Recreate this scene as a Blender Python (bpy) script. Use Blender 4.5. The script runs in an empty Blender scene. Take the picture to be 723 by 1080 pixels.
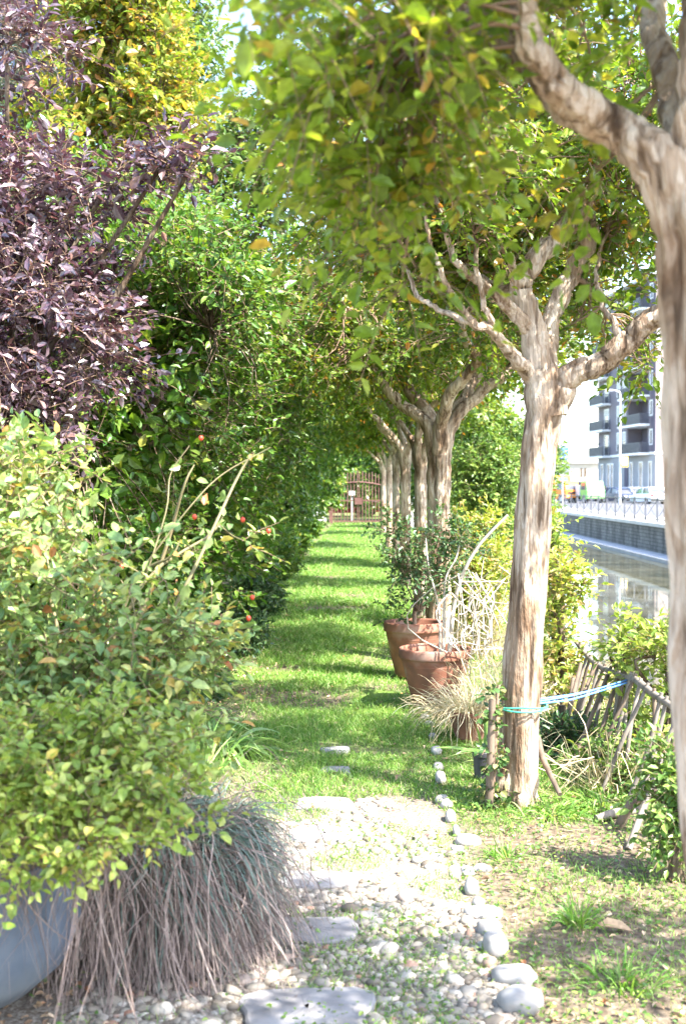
import bpy, math
import numpy as np
from math import radians, pi, sin, cos, atan, tan

# ------------------------------------------------------------------ camera, sky, sun, exposure
S = bpy.context.scene
F_PX, CX, CY = 1300.0, 361.5, 540.0
PITCH = atan(27 / F_PX)
CAM = np.array([0.0, 0.0, 1.6])
cd = bpy.data.cameras.new('camera'); cam = bpy.data.objects.new('camera', cd)
S.collection.objects.link(cam); S.camera = cam
cam.location = CAM; cam.rotation_euler = (pi / 2 - PITCH, 0, 0)
cd.sensor_fit = 'VERTICAL'; cd.sensor_height = 36.0; cd.sensor_width = 24.0
cd.lens = F_PX / 1080 * 36
cd.clip_start = 0.05; cd.clip_end = 3000
cd.dof.use_dof = True; cd.dof.focus_distance = 7.5; cd.dof.aperture_fstop = 4.0

SUN_EL, SUN_AZ = radians(50), math.atan2(0.80, -0.60)   # azimuth from +Y towards +X
w = bpy.data.worlds.new('World'); S.world = w; w.use_nodes = True
nt = w.node_tree; nt.nodes.clear()
sky = nt.nodes.new('ShaderNodeTexSky'); sky.sky_type = 'NISHITA'; sky.sun_disc = False
sky.sun_elevation = SUN_EL; sky.sun_rotation = SUN_AZ; sky.dust_density = 1.5; sky.air_density = 1.0; sky.ozone_density = 1.0
bg = nt.nodes.new('ShaderNodeBackground'); bg.inputs[1].default_value = 0.15
wo = nt.nodes.new('ShaderNodeOutputWorld')
nt.links.new(sky.outputs[0], bg.inputs[0]); nt.links.new(bg.outputs[0], wo.inputs[0])
sl = bpy.data.lights.new('sun', 'SUN'); sl.energy = 3.9; sl.angle = radians(0.55); sl.color = (1.0, 0.95, 0.87)
sun = bpy.data.objects.new('sun', sl); S.collection.objects.link(sun)
sun.rotation_euler = (pi / 2 - SUN_EL, 0, -SUN_AZ + pi)
S.view_settings.view_transform = 'Standard'; S.view_settings.look = 'None'
S.view_settings.exposure = 2.7; S.view_settings.gamma = 1.0
S.render.engine = 'CYCLES'
S.cycles.use_denoising = True
S.cycles.max_bounces = 7; S.cycles.diffuse_bounces = 4; S.cycles.glossy_bounces = 3
S.cycles.transmission_bounces = 4; S.cycles.transparent_max_bounces = 4
S.cycles.sample_clamp_indirect = 6.0
S.cycles.caustics_reflective = False; S.cycles.caustics_refractive = False

# ------------------------------------------------------------------ helpers
RNG = np.random.default_rng(11)
Z = np.array([0, 0, 1.0])
ORG = {}

def A(*a): return np.array(a, float)
def nz(v): return v / np.maximum(np.linalg.norm(v, axis=-1, keepdims=True), 1e-9)
def ray(px, py):
    a, b = (px - CX) / F_PX, -(py - CY) / F_PX
    return A(a, cos(PITCH) + b * sin(PITCH), -sin(PITCH) + b * cos(PITCH))
def P(px, py, d):
    r = ray(px, py); return CAM + r * (d / r[1])
def PG(px, py, z=0.0):
    r = ray(px, py); return CAM + r * ((z - CAM[2]) / r[2])
SK = 0.016                                    # the row, path and canal drift this much to the right per metre
def U(u, y, z=0.0): return A(u + SK * y, y, z)

class G:
    def __init__(s): s.v = []; s.f = []; s.n = 0
    def add(s, v, f, mi=0, smooth=False):
        v = np.asarray(v, float).reshape(-1, 3); f = np.asarray(f, np.int64)
        s.v.append(v); s.f.append((f + s.n, mi, smooth)); s.n += len(v)
    def build(s, name, mats, parent=None, local=False):
        if not isinstance(mats, (list, tuple)): mats = [mats]
        v = np.concatenate(s.v)
        org = ORG.get(parent.name, np.zeros(3)) if parent else np.zeros(3)
        if not local: v = v - org
        me = bpy.data.meshes.new(name)
        tot = [np.full(len(f), f.shape[1]) for f, _, _ in s.f]
        lt = np.concatenate(tot); lv = np.concatenate([f.ravel() for f, _, _ in s.f])
        me.vertices.add(len(v)); me.vertices.foreach_set('co', v.astype(np.float32).ravel())
        me.loops.add(len(lv)); me.loops.foreach_set('vertex_index', lv.astype(np.int32))
        me.polygons.add(len(lt))
        me.polygons.foreach_set('loop_start', (np.cumsum(lt) - lt).astype(np.int32))
        mi = np.concatenate([np.full(len(f), m) for f, m, _ in s.f]).astype(np.int32)
        sm = np.concatenate([np.full(len(f), m) for f, _, m in s.f])
        me.polygons.foreach_set('material_index', mi); me.polygons.foreach_set('use_smooth', sm.astype(bool))
        me.update(calc_edges=True); me.validate()
        for m in mats: me.materials.append(m)
        o = bpy.data.objects.new(name, me); S.collection.objects.link(o)
        if parent: o.parent = parent; ORG[o.name] = org
        return o

def tag(o, label=None, cat=None, group=None, kind=None):
    if label: o['label'] = label
    if cat: o['category'] = cat
    if group: o['group'] = group
    if kind: o['kind'] = kind
    return o
def empty(name, loc, label, cat, group=None, rz=0.0):
    o = bpy.data.objects.new(name, None); S.collection.objects.link(o)
    o.location = loc; o.rotation_euler = (0, 0, rz); ORG[o.name] = np.array(loc, float)
    return tag(o, label, cat, group)
def dup(o, parent=None):
    c = o.copy(); S.collection.objects.link(c); c.parent = parent
    for ch in list(o.children): dup(ch, c)
    return c

def box(g, x0, x1, y0, y1, z0, z1, mi=0, M=None):
    v = A([x0,y0,z0],[x1,y0,z0],[x1,y1,z0],[x0,y1,z0],[x0,y0,z1],[x1,y0,z1],[x1,y1,z1],[x0,y1,z1])
    if M is not None: v = M(v)
    g.add(v, [[0,3,2,1],[4,5,6,7],[0,1,5,4],[1,2,6,5],[2,3,7,6],[3,0,4,7]], mi)
def cmr(pts, n):
    p = np.asarray(pts, float); k = len(p)
    e = np.vstack([2*p[0]-p[1], p, 2*p[-1]-p[-2]])
    t = np.linspace(0, k-1, n); i = np.minimum(t.astype(int), k-2); f = (t-i)[:, None]
    a, b, c, d = e[i], e[i+1], e[i+2], e[i+3]
    return .5*((2*b)+(c-a)*f+(2*a-5*b+4*c-d)*f**2+(3*b-a-3*c+d)*f**3)
def tube(g, pts, rad, sides=8, mi=0, flute=None, cap=True, smooth=True, n=None):
    pts = np.asarray(pts, float); rad = np.asarray(rad, float) * np.ones(len(pts))
    if n:
        q = cmr(np.column_stack([pts, rad]), n); pts, rad = q[:, :3], np.maximum(q[:, 3], 1e-4)
    K = len(pts); t = nz(np.gradient(pts, axis=0))
    ref = A(1, 0, 0) if abs(t[0][0]) < .8 else A(0, 1, 0)
    u = nz(np.cross(t[0], ref)); us = []
    for i in range(K):
        u = nz(u - t[i]*np.dot(u, t[i])); us.append(u)
    us = np.array(us); vs = np.cross(t, us)
    th = np.arange(sides) * 2*pi/sides
    R = rad[:, None] * np.ones((K, sides))
    if flute is not None: R = R * flute(np.linspace(0, 1, K)[:, None], th[None, :], pts)
    v = pts[:, None] + R[..., None]*(us[:, None]*np.cos(th)[None, :, None] + vs[:, None]*np.sin(th)[None, :, None])
    i = np.arange(K-1)[:, None]*sides; j = np.arange(sides)[None]; j2 = (j+1) % sides
    f = np.stack([i+j, i+j2, i+sides+j2, i+sides+j], -1).reshape(-1, 4)
    vv = v.reshape(-1, 3); g.add(vv, f, mi, smooth)
    if cap:
        for e, o in ((0, pts[0]), ((K-1)*sides, pts[-1])):
            ring = vv[e:e+sides]; c = ring.mean(0)
            a = np.arange(sides)
            g.add(np.vstack([ring, c]), np.stack([a, (a+1) % sides, np.full(sides, sides)], -1), mi, smooth)
def tubes(g, Pn, Rn, sides=4, mi=0):
    N, K, _ = Pn.shape
    if N == 0: return
    t = nz(np.gradient(Pn, axis=1)); r = nz(RNG.normal(size=(N, 1, 3)))
    u = nz(np.cross(t, r)); v2 = np.cross(t, u)
    th = np.arange(sides)*2*pi/sides
    v = Pn[:, :, None] + Rn[:, :, None, None]*(u[:, :, None]*np.cos(th)[:, None] + v2[:, :, None]*np.sin(th)[:, None])
    b = (np.arange(N)*K*sides)[:, None, None] + (np.arange(K-1)*sides)[None, :, None]
    j = np.arange(sides)[None, None]; j2 = (j+1) % sides
    f = np.stack([b+j, b+j2, b+sides+j2, b+sides+j], -1).reshape(-1, 4)
    g.add(v.reshape(-1, 3), f, mi, True)
def lathe(g, prof, c=(0, 0, 0), sides=36, mi=0, wob=0.0):
    p = np.asarray(prof, float); th = np.arange(sides)*2*pi/sides; K = len(p)
    wv = 1 + wob*np.sin(2*th+1)*np.ones((K, 1))
    v = np.stack([p[:, :1]*np.cos(th)*wv, p[:, :1]*np.sin(th)*wv, p[:, 1:2]*np.ones(sides)], -1) + np.asarray(c)
    i = np.arange(K-1)[:, None]*sides; j = np.arange(sides)[None]; j2 = (j+1) % sides
    g.add(v.reshape(-1, 3), np.stack([i+j, i+j2, i+sides+j2, i+sides+j], -1).reshape(-1, 4), mi, True)

PH = RNG.uniform(0, 6.28, (7, 3)); FR = RNG.normal(size=(7, 3))
def noise(p, f=1.0):
    a = 0
    for k in range(7): a = a + np.sin((p @ FR[k])*f*(1+.35*k) + PH[k, 0])*np.cos((p @ FR[(k+3) % 7][::-1])*f*.8 + PH[k, 1])
    return a/2.2

def leaf(g, pos, d, up, size, wr=.5, fold=.25, droop=.2, mi=0):
    N = len(pos)
    if N == 0: return
    size = np.asarray(size)*np.ones(N)
    d = nz(d); s = nz(np.cross(d, up)); n = np.cross(s, d)
    W = (wr*size)[:, None]; L = size[:, None]
    def q(a, b, c): return pos + d*L*a + s*W*b + n*(L*c)
    v = np.stack([q(0,0,0), q(.30,.46,fold*.35), q(.68,.40,fold*.3-droop*.4), q(1,0,-droop), q(.68,-.40,fold*.3-droop*.4), q(.30,-.46,fold*.35), q(.5,0,-droop*.15-fold*.1)], 1)
    b = (np.arange(N)*7)[:, None]
    f = np.concatenate([b+np.array([[0,1,2,6]]), b+np.array([[6,2,3,4]]), b+np.array([[0,6,4,5]])], 0)
    g.add(v.reshape(-1, 3), f, mi, False)

def sprays(g, C, out, nt=4, L=.22, nl=8, size=.045, spread=.7, droop=.25, wr=.5, mi_leaf=1, mi_twig=0, tw=.0022, twigs=True, lup=.9, jit=.38, sj=.36):
    N = len(C); M = N*nt
    if M == 0: return
    o = np.repeat(C, nt, 0) + RNG.normal(size=(M, 3))*L*.15
    d = nz(np.repeat(out, nt, 0) + RNG.normal(size=(M, 3))*spread)
    Ls = L*RNG.uniform(.6, 1.3, M)[:, None]
    def pt(t): return o + d*Ls*t - Z*(droop*Ls*t**2)
    if twigs:
        Pn = np.stack([pt(0), pt(.5), pt(1)], 1); Rn = np.array([tw, tw*.8, tw*.4])*np.ones((M, 1))
        tubes(g, Pn, Rn, 3, mi_twig)
    ps, ds, us = [], [], []
    sd0 = nz(np.cross(d, Z + RNG.normal(size=(M, 3))*.4))
    for k in range(nl):
        t = (.12 + .88*k/(nl-1)) + RNG.normal(size=(M, 1))*.03
        sgn = 1 if k % 2 else -1
        ps.append(pt(t))
        tip = 1.0 if k < nl-1 else 0.0
        ds.append(d*(.55 + (1-tip)*1.2) + sd0*sgn*tip*.9 + RNG.normal(size=(M, 3))*jit)
        us.append(Z*lup + out.repeat(nt, 0)*.35 + RNG.normal(size=(M, 3))*.5)
    ps, ds, us = map(np.concatenate, (ps, ds, us))
    keep = RNG.random(len(ps)) < .93
    ps, ds, us = ps[keep], ds[keep], us[keep]
    leaf(g, ps, ds, us, size*(1+RNG.normal(size=len(ps))*sj).clip(.45, 1.7), wr, mi=mi_leaf)

def fill(ells, n, shell=.45, cull=-.35, nf=1.6, zmin=.05):
    w_ = np.array([e[1][0]*e[1][1] + e[1][0]*e[1][2] + e[1][1]*e[1][2] for e in ells]); w_ = w_/w_.sum()
    k = RNG.choice(len(ells), n*3, p=w_)
    c = np.array([e[0] for e in ells])[k]; r = np.array([e[1] for e in ells])[k]
    d = nz(RNG.normal(size=(n*3, 3))); q = RNG.random((n*3, 1))**shell
    p = c + d*r*q; out = nz(d*A(1, 1, .8) + A(0, 0, .35))
    ok = (noise(p, nf) > cull) & (p[:, 2] > zmin)
    p, out = p[ok][:n], out[ok][:n]
    return p, out

def curves(a, b, sag=.12, K=5, jit=.06):
    N = len(a); L = np.linalg.norm(b-a, axis=1)[:, None]
    m = RNG.normal(size=(N, 3))*jit*L + Z*sag*L
    t = np.linspace(0, 1, K)[None, :, None]
    return a[:, None]*(1-t) + b[:, None]*t + m[:, None]*(4*t*(1-t)) + (K > 3)*RNG.normal(size=(N, K, 3))*.015*L[:, None]*np.sin(pi*t)

def branchwork(g, limbs, C, nsec=14, r1=.018, r2=.006, mi=0):
    """limbs (M,3) points the crown grows from; C clump centres"""
    idx = RNG.choice(len(C), min(nsec, len(C)), replace=False)
    ctr = C.mean(0); sec = C[idx]*.78 + ctr*.22
    def near(a, b): return ((a[:, None]-b[None])**2).sum(-1).argmin(1)
    pool = limbs.copy(); d0 = ((sec[:, None]-limbs[None])**2).sum(-1).min(1)
    dep = np.zeros(len(pool)); new = []
    for q_ in sec[np.argsort(d0)]:
        k_ = ((pool-q_)**2).sum(-1).argmin(); c_ = curves(pool[k_][None], q_[None], .05, 8, .10)[0]; ra = r1*.72**dep[k_]
        tubes(g, c_[None], np.linspace(ra, ra*.55, 8)[None], 6, mi)
        pool = np.concatenate([pool, c_[2:]]); dep = np.concatenate([dep, np.full(6, min(dep[k_]+1, 4))]); new.append(c_[3:])
    nodes = np.concatenate(new + [limbs[len(limbs)//3:]])
    out = []
    for i in range(0, len(C), 400):
        out.append(nodes[near(C[i:i+400], nodes)])
    c2 = curves(np.concatenate(out), C, .05, 5, .10)
    tubes(g, c2, np.linspace(r2, r2*.35, 5)*np.ones((len(c2), 1)), 4, mi)

# ------------------------------------------------------------------ materials
def mat(name):
    m = bpy.data.materials.new(name); m.use_nodes = True
    n = m.node_tree; n.nodes.clear(); return m, n
def N_(n, t, **k):
    x = n.nodes.new(t)
    for a, b in k.items(): setattr(x, a, b)
    return x
def ramp(n, fac, stops, interp='LINEAR'):
    r = N_(n, 'ShaderNodeValToRGB'); r.color_ramp.interpolation = interp
    e = r.color_ramp.elements
    while len(e) < len(stops): e.new(.5)
    for i, (p, c) in enumerate(stops):
        e[i].position = p; e[i].color = (*c, 1) if len(c) == 3 else c
    n.links.new(fac, r.inputs[0]); return r
def leafmat(name, stops, rough=.42, trans=.35, spec=.5, tint=(1.25, 1.2, .5)):
    m, n = mat(name); g = N_(n, 'ShaderNodeNewGeometry')
    r = ramp(n, g.outputs['Random Per Island'], stops)
    tx = N_(n, 'ShaderNodeTexCoord'); no = N_(n, 'ShaderNodeTexNoise'); no.inputs['Scale'].default_value = 55
    n.links.new(tx.outputs['Object'], no.inputs['Vector'])
    hv = N_(n, 'ShaderNodeHueSaturation'); mr = N_(n, 'ShaderNodeMapRange')
    n.links.new(no.outputs[0], mr.inputs[0]); mr.inputs[1].default_value = .3; mr.inputs[2].default_value = .7
    mr.inputs[3].default_value = .72; mr.inputs[4].default_value = 1.25
    n.links.new(mr.outputs[0], hv.inputs['Value']); n.links.new(r.outputs[0], hv.inputs['Color'])
    p = N_(n, 'ShaderNodeBsdfPrincipled'); p.inputs['Roughness'].default_value = rough
    p.inputs['Specular IOR Level'].default_value = spec
    n.links.new(hv.outputs[0], p.inputs['Base Color'])
    t = N_(n, 'ShaderNodeBsdfTranslucent'); mx = N_(n, 'ShaderNodeMix', data_type='RGBA', blend_type='MULTIPLY')
    mx.inputs[0].default_value = 1; n.links.new(hv.outputs[0], mx.inputs[6]); mx.inputs[7].default_value = (*tint, 1)
    n.links.new(mx.outputs[2], t.inputs[0])
    s = N_(n, 'ShaderNodeMixShader'); s.inputs[0].default_value = trans
    o = N_(n, 'ShaderNodeOutputMaterial')
    n.links.new(p.outputs[0], s.inputs[1]); n.links.new(t.outputs[0], s.inputs[2]); n.links.new(s.outputs[0], o.inputs[0])
    return m
def surf(name, c1, c2, scale=6, rough=.8, bump=.2, stretch=(1, 1, 1), c3=None, metal=0, detail=6, spec=.4, lo=.3, hi=.7, bdist=.01, coord='Object'):
    m, n = mat(name); tx = N_(n, 'ShaderNodeTexCoord'); mp = N_(n, 'ShaderNodeMapping'); mp.inputs['Scale'].default_value = stretch
    no = N_(n, 'ShaderNodeTexNoise'); no.inputs['Scale'].default_value = scale; no.inputs['Detail'].default_value = detail
    n.links.new(tx.outputs[coord], mp.inputs[0]); n.links.new(mp.outputs[0], no.inputs['Vector'])
    st = [(lo, c1), (hi, c2)] if c3 is None else [(lo, c1), ((lo+hi)/2, c2), (hi, c3)]
    r = ramp(n, no.outputs[0], st)
    p = N_(n, 'ShaderNodeBsdfPrincipled'); p.inputs['Roughness'].default_value = rough; p.inputs['Metallic'].default_value = metal
    p.inputs['Specular IOR Level'].default_value = spec
    n.links.new(r.outputs[0], p.inputs['Base Color'])
    if bump:
        b = N_(n, 'ShaderNodeBump'); b.inputs['Strength'].default_value = bump; b.inputs['Distance'].default_value = bdist
        n.links.new(no.outputs[0], b.inputs['Height']); n.links.new(b.outputs[0], p.inputs['Normal'])
    o = N_(n, 'ShaderNodeOutputMaterial'); n.links.new(p.outputs[0], o.inputs[0]); return m
def barkmat(name, pale, mid, dark, sc=1.0):
    m, n = mat(name); tx = N_(n, 'ShaderNodeTexCoord')
    def noi(s, st, det=8, dist=0):
        mp = N_(n, 'ShaderNodeMapping'); mp.inputs['Scale'].default_value = st
        no = N_(n, 'ShaderNodeTexNoise'); no.inputs['Scale'].default_value = s; no.inputs['Detail'].default_value = det; no.inputs['Distortion'].default_value = dist
        n.links.new(tx.outputs['Object'], mp.inputs[0]); n.links.new(mp.outputs[0], no.inputs['Vector']); return no
    a = noi(16*sc, (1, 1, .16), 8, .6); b = noi(3.2*sc, (1, 1, .45), 4, .8); c = noi(60*sc, (1, 1, .25), 4)
    r = ramp(n, a.outputs[0], [(.33, dark), (.41, mid), (.49, pale), (.66, tuple(min(x*1.25, .75) for x in pale))])
    cr = noi(34*sc, (1, 1, .07), 6, .3); r4 = ramp(n, cr.outputs[0], [(.36, (.30, .24, .19)), (.44, (1, 1, 1))])
    fk = noi(9*sc, (1, 1, .35), 10, 1.2); r5 = ramp(n, fk.outputs[0], [(.47, (1, 1, 1)), (.49, (.66, .56, .46)), (.55, (.72, .62, .52)), (.57, (1, 1, 1))])
    mz = N_(n, 'ShaderNodeMix', data_type='RGBA', blend_type='MULTIPLY'); mz.inputs[0].default_value = .8; n.links.new(r4.outputs[0], mz.inputs[6]); n.links.new(r5.outputs[0], mz.inputs[7])
    r2 = ramp(n, b.outputs[0], [(.38, (.52, .42, .34)), (.55, (1, 1, 1))])
    r3 = ramp(n, c.outputs[0], [(.3, (.75, .72, .7)), (.6, (1, 1, 1))])
    mx = N_(n, 'ShaderNodeMix', data_type='RGBA', blend_type='MULTIPLY'); mx.inputs[0].default_value = .85
    n.links.new(r.outputs[0], mx.inputs[6]); n.links.new(r2.outputs[0], mx.inputs[7])
    m2 = N_(n, 'ShaderNodeMix', data_type='RGBA', blend_type='MULTIPLY'); m2.inputs[0].default_value = .7
    n.links.new(mx.outputs[2], m2.inputs[6]); n.links.new(r3.outputs[0], m2.inputs[7])
    p = N_(n, 'ShaderNodeBsdfPrincipled'); p.inputs['Roughness'].default_value = .85; p.inputs['Specular IOR Level'].default_value = .25
    m3 = N_(n, 'ShaderNodeMix', data_type='RGBA', blend_type='MULTIPLY'); m3.inputs[0].default_value = .8; n.links.new(m2.outputs[2], m3.inputs[6]); n.links.new(mz.outputs[2], m3.inputs[7])
    n.links.new(m3.outputs[2], p.inputs['Base Color'])
    ad = N_(n, 'ShaderNodeMath', operation='ADD'); n.links.new(a.outputs[0], ad.inputs[0]); n.links.new(c.outputs[0], ad.inputs[1])
    bu = N_(n, 'ShaderNodeBump'); bu.inputs['Strength'].default_value = .9; bu.inputs['Distance'].default_value = .02
    ae = N_(n, 'ShaderNodeMath', operation='ADD'); n.links.new(ad.outputs[0], ae.inputs[0]); n.links.new(cr.outputs[0], ae.inputs[1])
    n.links.new(ae.outputs[0], bu.inputs['Height']); n.links.new(bu.outputs[0], p.inputs['Normal'])
    o = N_(n, 'ShaderNodeOutputMaterial'); n.links.new(p.outputs[0], o.inputs[0]); return m

M = {}
M['bark'] = barkmat('myrtle_bark', (.50, .41, .32), (.33, .25, .18), (.15, .105, .07))
M['bark_dark'] = barkmat('dark_bark', (.20, .16, .12), (.13, .10, .075), (.05, .04, .03))
M['twig'] = surf('twig', (.16, .10, .065), (.30, .20, .13), 9, .8, .1)
M['dry_twig'] = surf('dry_twig', (.42, .35, .27), (.62, .55, .45), 9, .8, .1)
M['cane'] = surf('rose_cane', (.14, .14, .06), (.26, .20, .11), 6, .6, .1)
M['myrtle'] = leafmat('myrtle_leaf', [(0, (.07, .14, .018)), (.45, (.13, .22, .025)), (.86, (.22, .29, .035)), (.95, (.35, .30, .04)), (1, (.48, .20, .04))], .4, .5)
M['myrtle_near'] = leafmat('myrtle_leaf_near', [(0, (.12, .20, .02)), (.5, (.20, .29, .03)), (.9, (.30, .34, .045)), (.97, (.42, .34, .05)), (1, (.48, .28, .05))], .4, .52)
M['hedge'] = leafmat('hornbeam_leaf', [(0, (.04, .11, .016)), (.5, (.09, .19, .025)), (.9, (.17, .27, .04)), (1, (.30, .30, .06))], .33, .36)
M['hedge2'] = leafmat('light_leaf', [(0, (.06, .13, .03)), (.5, (.12, .21, .04)), (1, (.22, .30, .07))], .38, .32)
M['plum'] = leafmat('plum_leaf', [(0, (.045, .02, .03)), (.5, (.09, .052, .07)), (.85, (.16, .125, .14)), (1, (.26, .14, .11))], .24, .16, 1.0, (1.4, .7, .8))  # paler greyish stop puts the leaf glints into the base colour
M['yellow'] = leafmat('yellow_leaf', [(0, (.13, .22, .03)), (.45, (.22, .30, .04)), (.75, (.40, .36, .06)), (.92, (.52, .36, .10)), (1, (.55, .22, .06))], .45, .38)
M['rose'] = leafmat('rose_leaf', [(0, (.12, .21, .07)), (.5, (.23, .33, .10)), (.85, (.38, .44, .15)), (.96, (.42, .36, .08)), (1, (.42, .16, .06))], .38, .32)
M['lime'] = leafmat('lime_leaf', [(0, (.15, .24, .04)), (.5, (.25, .34, .06)), (.93, (.38, .43, .11)), (1, (.55, .40, .10))], .4, .38)
M['bank'] = leafmat('bank_leaf', [(0, (.07, .15, .035)), (.5, (.14, .25, .05)), (1, (.27, .35, .08))], .4, .35)
M['goldbush'] = leafmat('gold_bush_leaf', [(0, (.16, .26, .04)), (.5, (.28, .36, .05)), (.85, (.42, .40, .10)), (1, (.52, .32, .16))], .45, .36)
M['ivy'] = leafmat('ivy_leaf', [(0, (.03, .08, .02)), (.6, (.08, .15, .035)), (1, (.28, .26, .10))], .35, .2)
M['dkshrub'] = leafmat('dark_shrub_leaf', [(0, (.03, .075, .03)), (.6, (.06, .13, .04)), (1, (.12, .19, .06))], .35, .22)
M['grass'] = leafmat('grass_blade', [(0, (.07, .18, .02)), (.5, (.14, .29, .04)), (.85, (.25, .37, .08)), (1, (.48, .44, .24))], .5, .35)
M['strap'] = leafmat('strap_leaf', [(0, (.10, .20, .04)), (.7, (.20, .32, .08)), (1, (.42, .45, .2))], .35, .32)
M['straw'] = leafmat('straw', [(0, (.42, .33, .19)), (.6, (.58, .48, .30)), (.9, (.66, .60, .42)), (1, (.25, .32, .12))], .6, .2, .3, (1, 1, .8))
M['brown'] = leafmat('brown_stem', [(0, (.12, .085, .075)), (.5, (.22, .165, .145)), (1, (.36, .28, .24))], .7, .1, .3, (1, .9, .8))
M['lavender'] = leafmat('lavender_leaf', [(0, (.09, .14, .12)), (.6, (.15, .22, .19)), (1, (.26, .30, .24))], .55, .18)
M['conifer'] = leafmat('conifer_needle', [(0, (.06, .10, .07)), (1, (.14, .19, .13))], .6, .1)
M['litter'] = leafmat('dry_leaf', [(0, (.20, .12, .07)), (.5, (.42, .28, .17)), (.85, (.58, .44, .30)), (1, (.50, .20, .08))], .7, .15, .3, (1, .9, .7))
M['soil'] = None
M['cobble'] = surf('cobble', (.22, .20, .18), (.31, .29, .27), 9, .75, .4, c3=(.40, .38, .35))
m, n = mat('pebbles'); g_ = N_(n, 'ShaderNodeNewGeometry')
r_ = ramp(n, g_.outputs['Random Per Island'], [(0, (.12, .095, .07)), (.3, (.24, .205, .16)), (.65, (.34, .30, .245)), (.9, (.46, .42, .36)), (1, (.32, .17, .11))])
tx = N_(n, 'ShaderNodeTexCoord'); no = N_(n, 'ShaderNodeTexNoise'); no.inputs['Scale'].default_value = 60; n.links.new(tx.outputs['Object'], no.inputs[0])
mx = N_(n, 'ShaderNodeMix', data_type='RGBA', blend_type='MULTIPLY'); mx.inputs[0].default_value = .35
n.links.new(r_.outputs[0], mx.inputs[6]); n.links.new(no.outputs[0], mx.inputs[7])
p_ = N_(n, 'ShaderNodeBsdfPrincipled'); p_.inputs['Roughness'].default_value = .7; n.links.new(mx.outputs[2], p_.inputs[0])
o_ = N_(n, 'ShaderNodeOutputMaterial'); n.links.new(p_.outputs[0], o_.inputs[0]); M['pebble'] = m
M['slab'] = surf('stone_slab', (.15, .14, .135), (.235, .22, .215), 9, .8, .5, c3=(.30, .285, .275))
M['terracotta'] = surf('terracotta', (.11, .06, .04), (.25, .10, .06), 5, .85, .25, c3=(.36, .24, .19), lo=.32, hi=.74)
M['blackpot'] = surf('black_plastic', (.035, .035, .04), (.06, .06, .065), 8, .5, .05)
M['zinc'] = surf('zinc_bowl', (.05, .065, .09), (.095, .12, .16), 4, .5, .1, c3=(.17, .19, .21), spec=.6)
M['oldwood'] = surf('old_wood', (.07, .05, .035), (.17, .125, .09), 14, .85, .3, (1, 1, .12))
M['greywood'] = surf('grey_wood', (.10, .085, .07), (.25, .215, .18), 14, .85, .3, (1, 1, .12))
M['gate'] = surf('gate_paint', (.10, .045, .038), (.16, .08, .068), 9, .7, .1)
M['blue'] = surf('blue_cord', (.08, .25, .62), (.15, .36, .75), 40, .6, .1)
M['teal'] = surf('teal_cord', (.04, .30, .22), (.08, .42, .30), 40, .6, .1)
M['hip'] = surf('rose_hip', (.45, .04, .02), (.60, .09, .03), 9, .35, .02)

# ground: soil, sand and moss, no light painted in
m, n = mat('garden_ground'); tx = N_(n, 'ShaderNodeTexCoord')
def noi(sc, det=6, dist=0):
    no = N_(n, 'ShaderNodeTexNoise'); no.inputs['Scale'].default_value = sc; no.inputs['Detail'].default_value = det; no.inputs['Distortion'].default_value = dist
    n.links.new(tx.outputs['Object'], no.inputs['Vector']); return no
a = noi(.9, 6, .4); b = noi(26, 6); c = noi(4, 5)
r1 = ramp(n, b.outputs[0], [(.3, (.07, .05, .035)), (.5, (.13, .10, .07)), (.7, (.24, .19, .14))])
r2 = ramp(n, c.outputs[0], [(.3, (.06, .11, .02)), (.6, (.12, .18, .035)), (.75, (.19, .21, .06))])
r3_ = ramp(n, a.outputs[0], [(.40, (0, 0, 0)), (.54, (1, 1, 1))])
sy_ = N_(n, 'ShaderNodeSeparateXYZ'); n.links.new(tx.outputs['Object'], sy_.inputs[0])
my_ = N_(n, 'ShaderNodeMapRange'); my_.inputs[1].default_value = 6.2; my_.inputs[2].default_value = 8.0; n.links.new(sy_.outputs[1], my_.inputs[0])
ml_ = N_(n, 'ShaderNodeMath', operation='MULTIPLY'); n.links.new(my_.outputs[0], ml_.inputs[0]); n.links.new(r3_.outputs[0], ml_.inputs[1])
r3 = ml_
mx = N_(n, 'ShaderNodeMix', data_type='RGBA'); n.links.new(r3.outputs[0], mx.inputs[0]); n.links.new(r1.outputs[0], mx.inputs[6]); n.links.new(r2.outputs[0], mx.inputs[7])
gx_ = N_(n, 'ShaderNodeMapRange'); gx_.inputs[1].default_value = .62; gx_.inputs[2].default_value = .42; n.links.new(sy_.outputs[0], gx_.inputs[0])
gy_ = N_(n, 'ShaderNodeMapRange'); gy_.inputs[1].default_value = 6.6; gy_.inputs[2].default_value = 5.9; n.links.new(sy_.outputs[1], gy_.inputs[0])
gm_ = N_(n, 'ShaderNodeMath', operation='MULTIPLY'); n.links.new(gx_.outputs[0], gm_.inputs[0]); n.links.new(gy_.outputs[0], gm_.inputs[1])
fine = noi(90, 4); rg_ = ramp(n, fine.outputs[0], [(.35, (.12, .095, .07)), (.5, (.20, .17, .135)), (.66, (.31, .28, .235))])
mg_ = N_(n, 'ShaderNodeMix', data_type='RGBA'); n.links.new(gm_.outputs[0], mg_.inputs[0]); n.links.new(mx.outputs[2], mg_.inputs[6]); n.links.new(rg_.outputs[0], mg_.inputs[7])
p_ = N_(n, 'ShaderNodeBsdfPrincipled'); p_.inputs['Roughness'].default_value = .95; p_.inputs['Specular IOR Level'].default_value = .15
n.links.new(mg_.outputs[2], p_.inputs[0])
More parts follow.
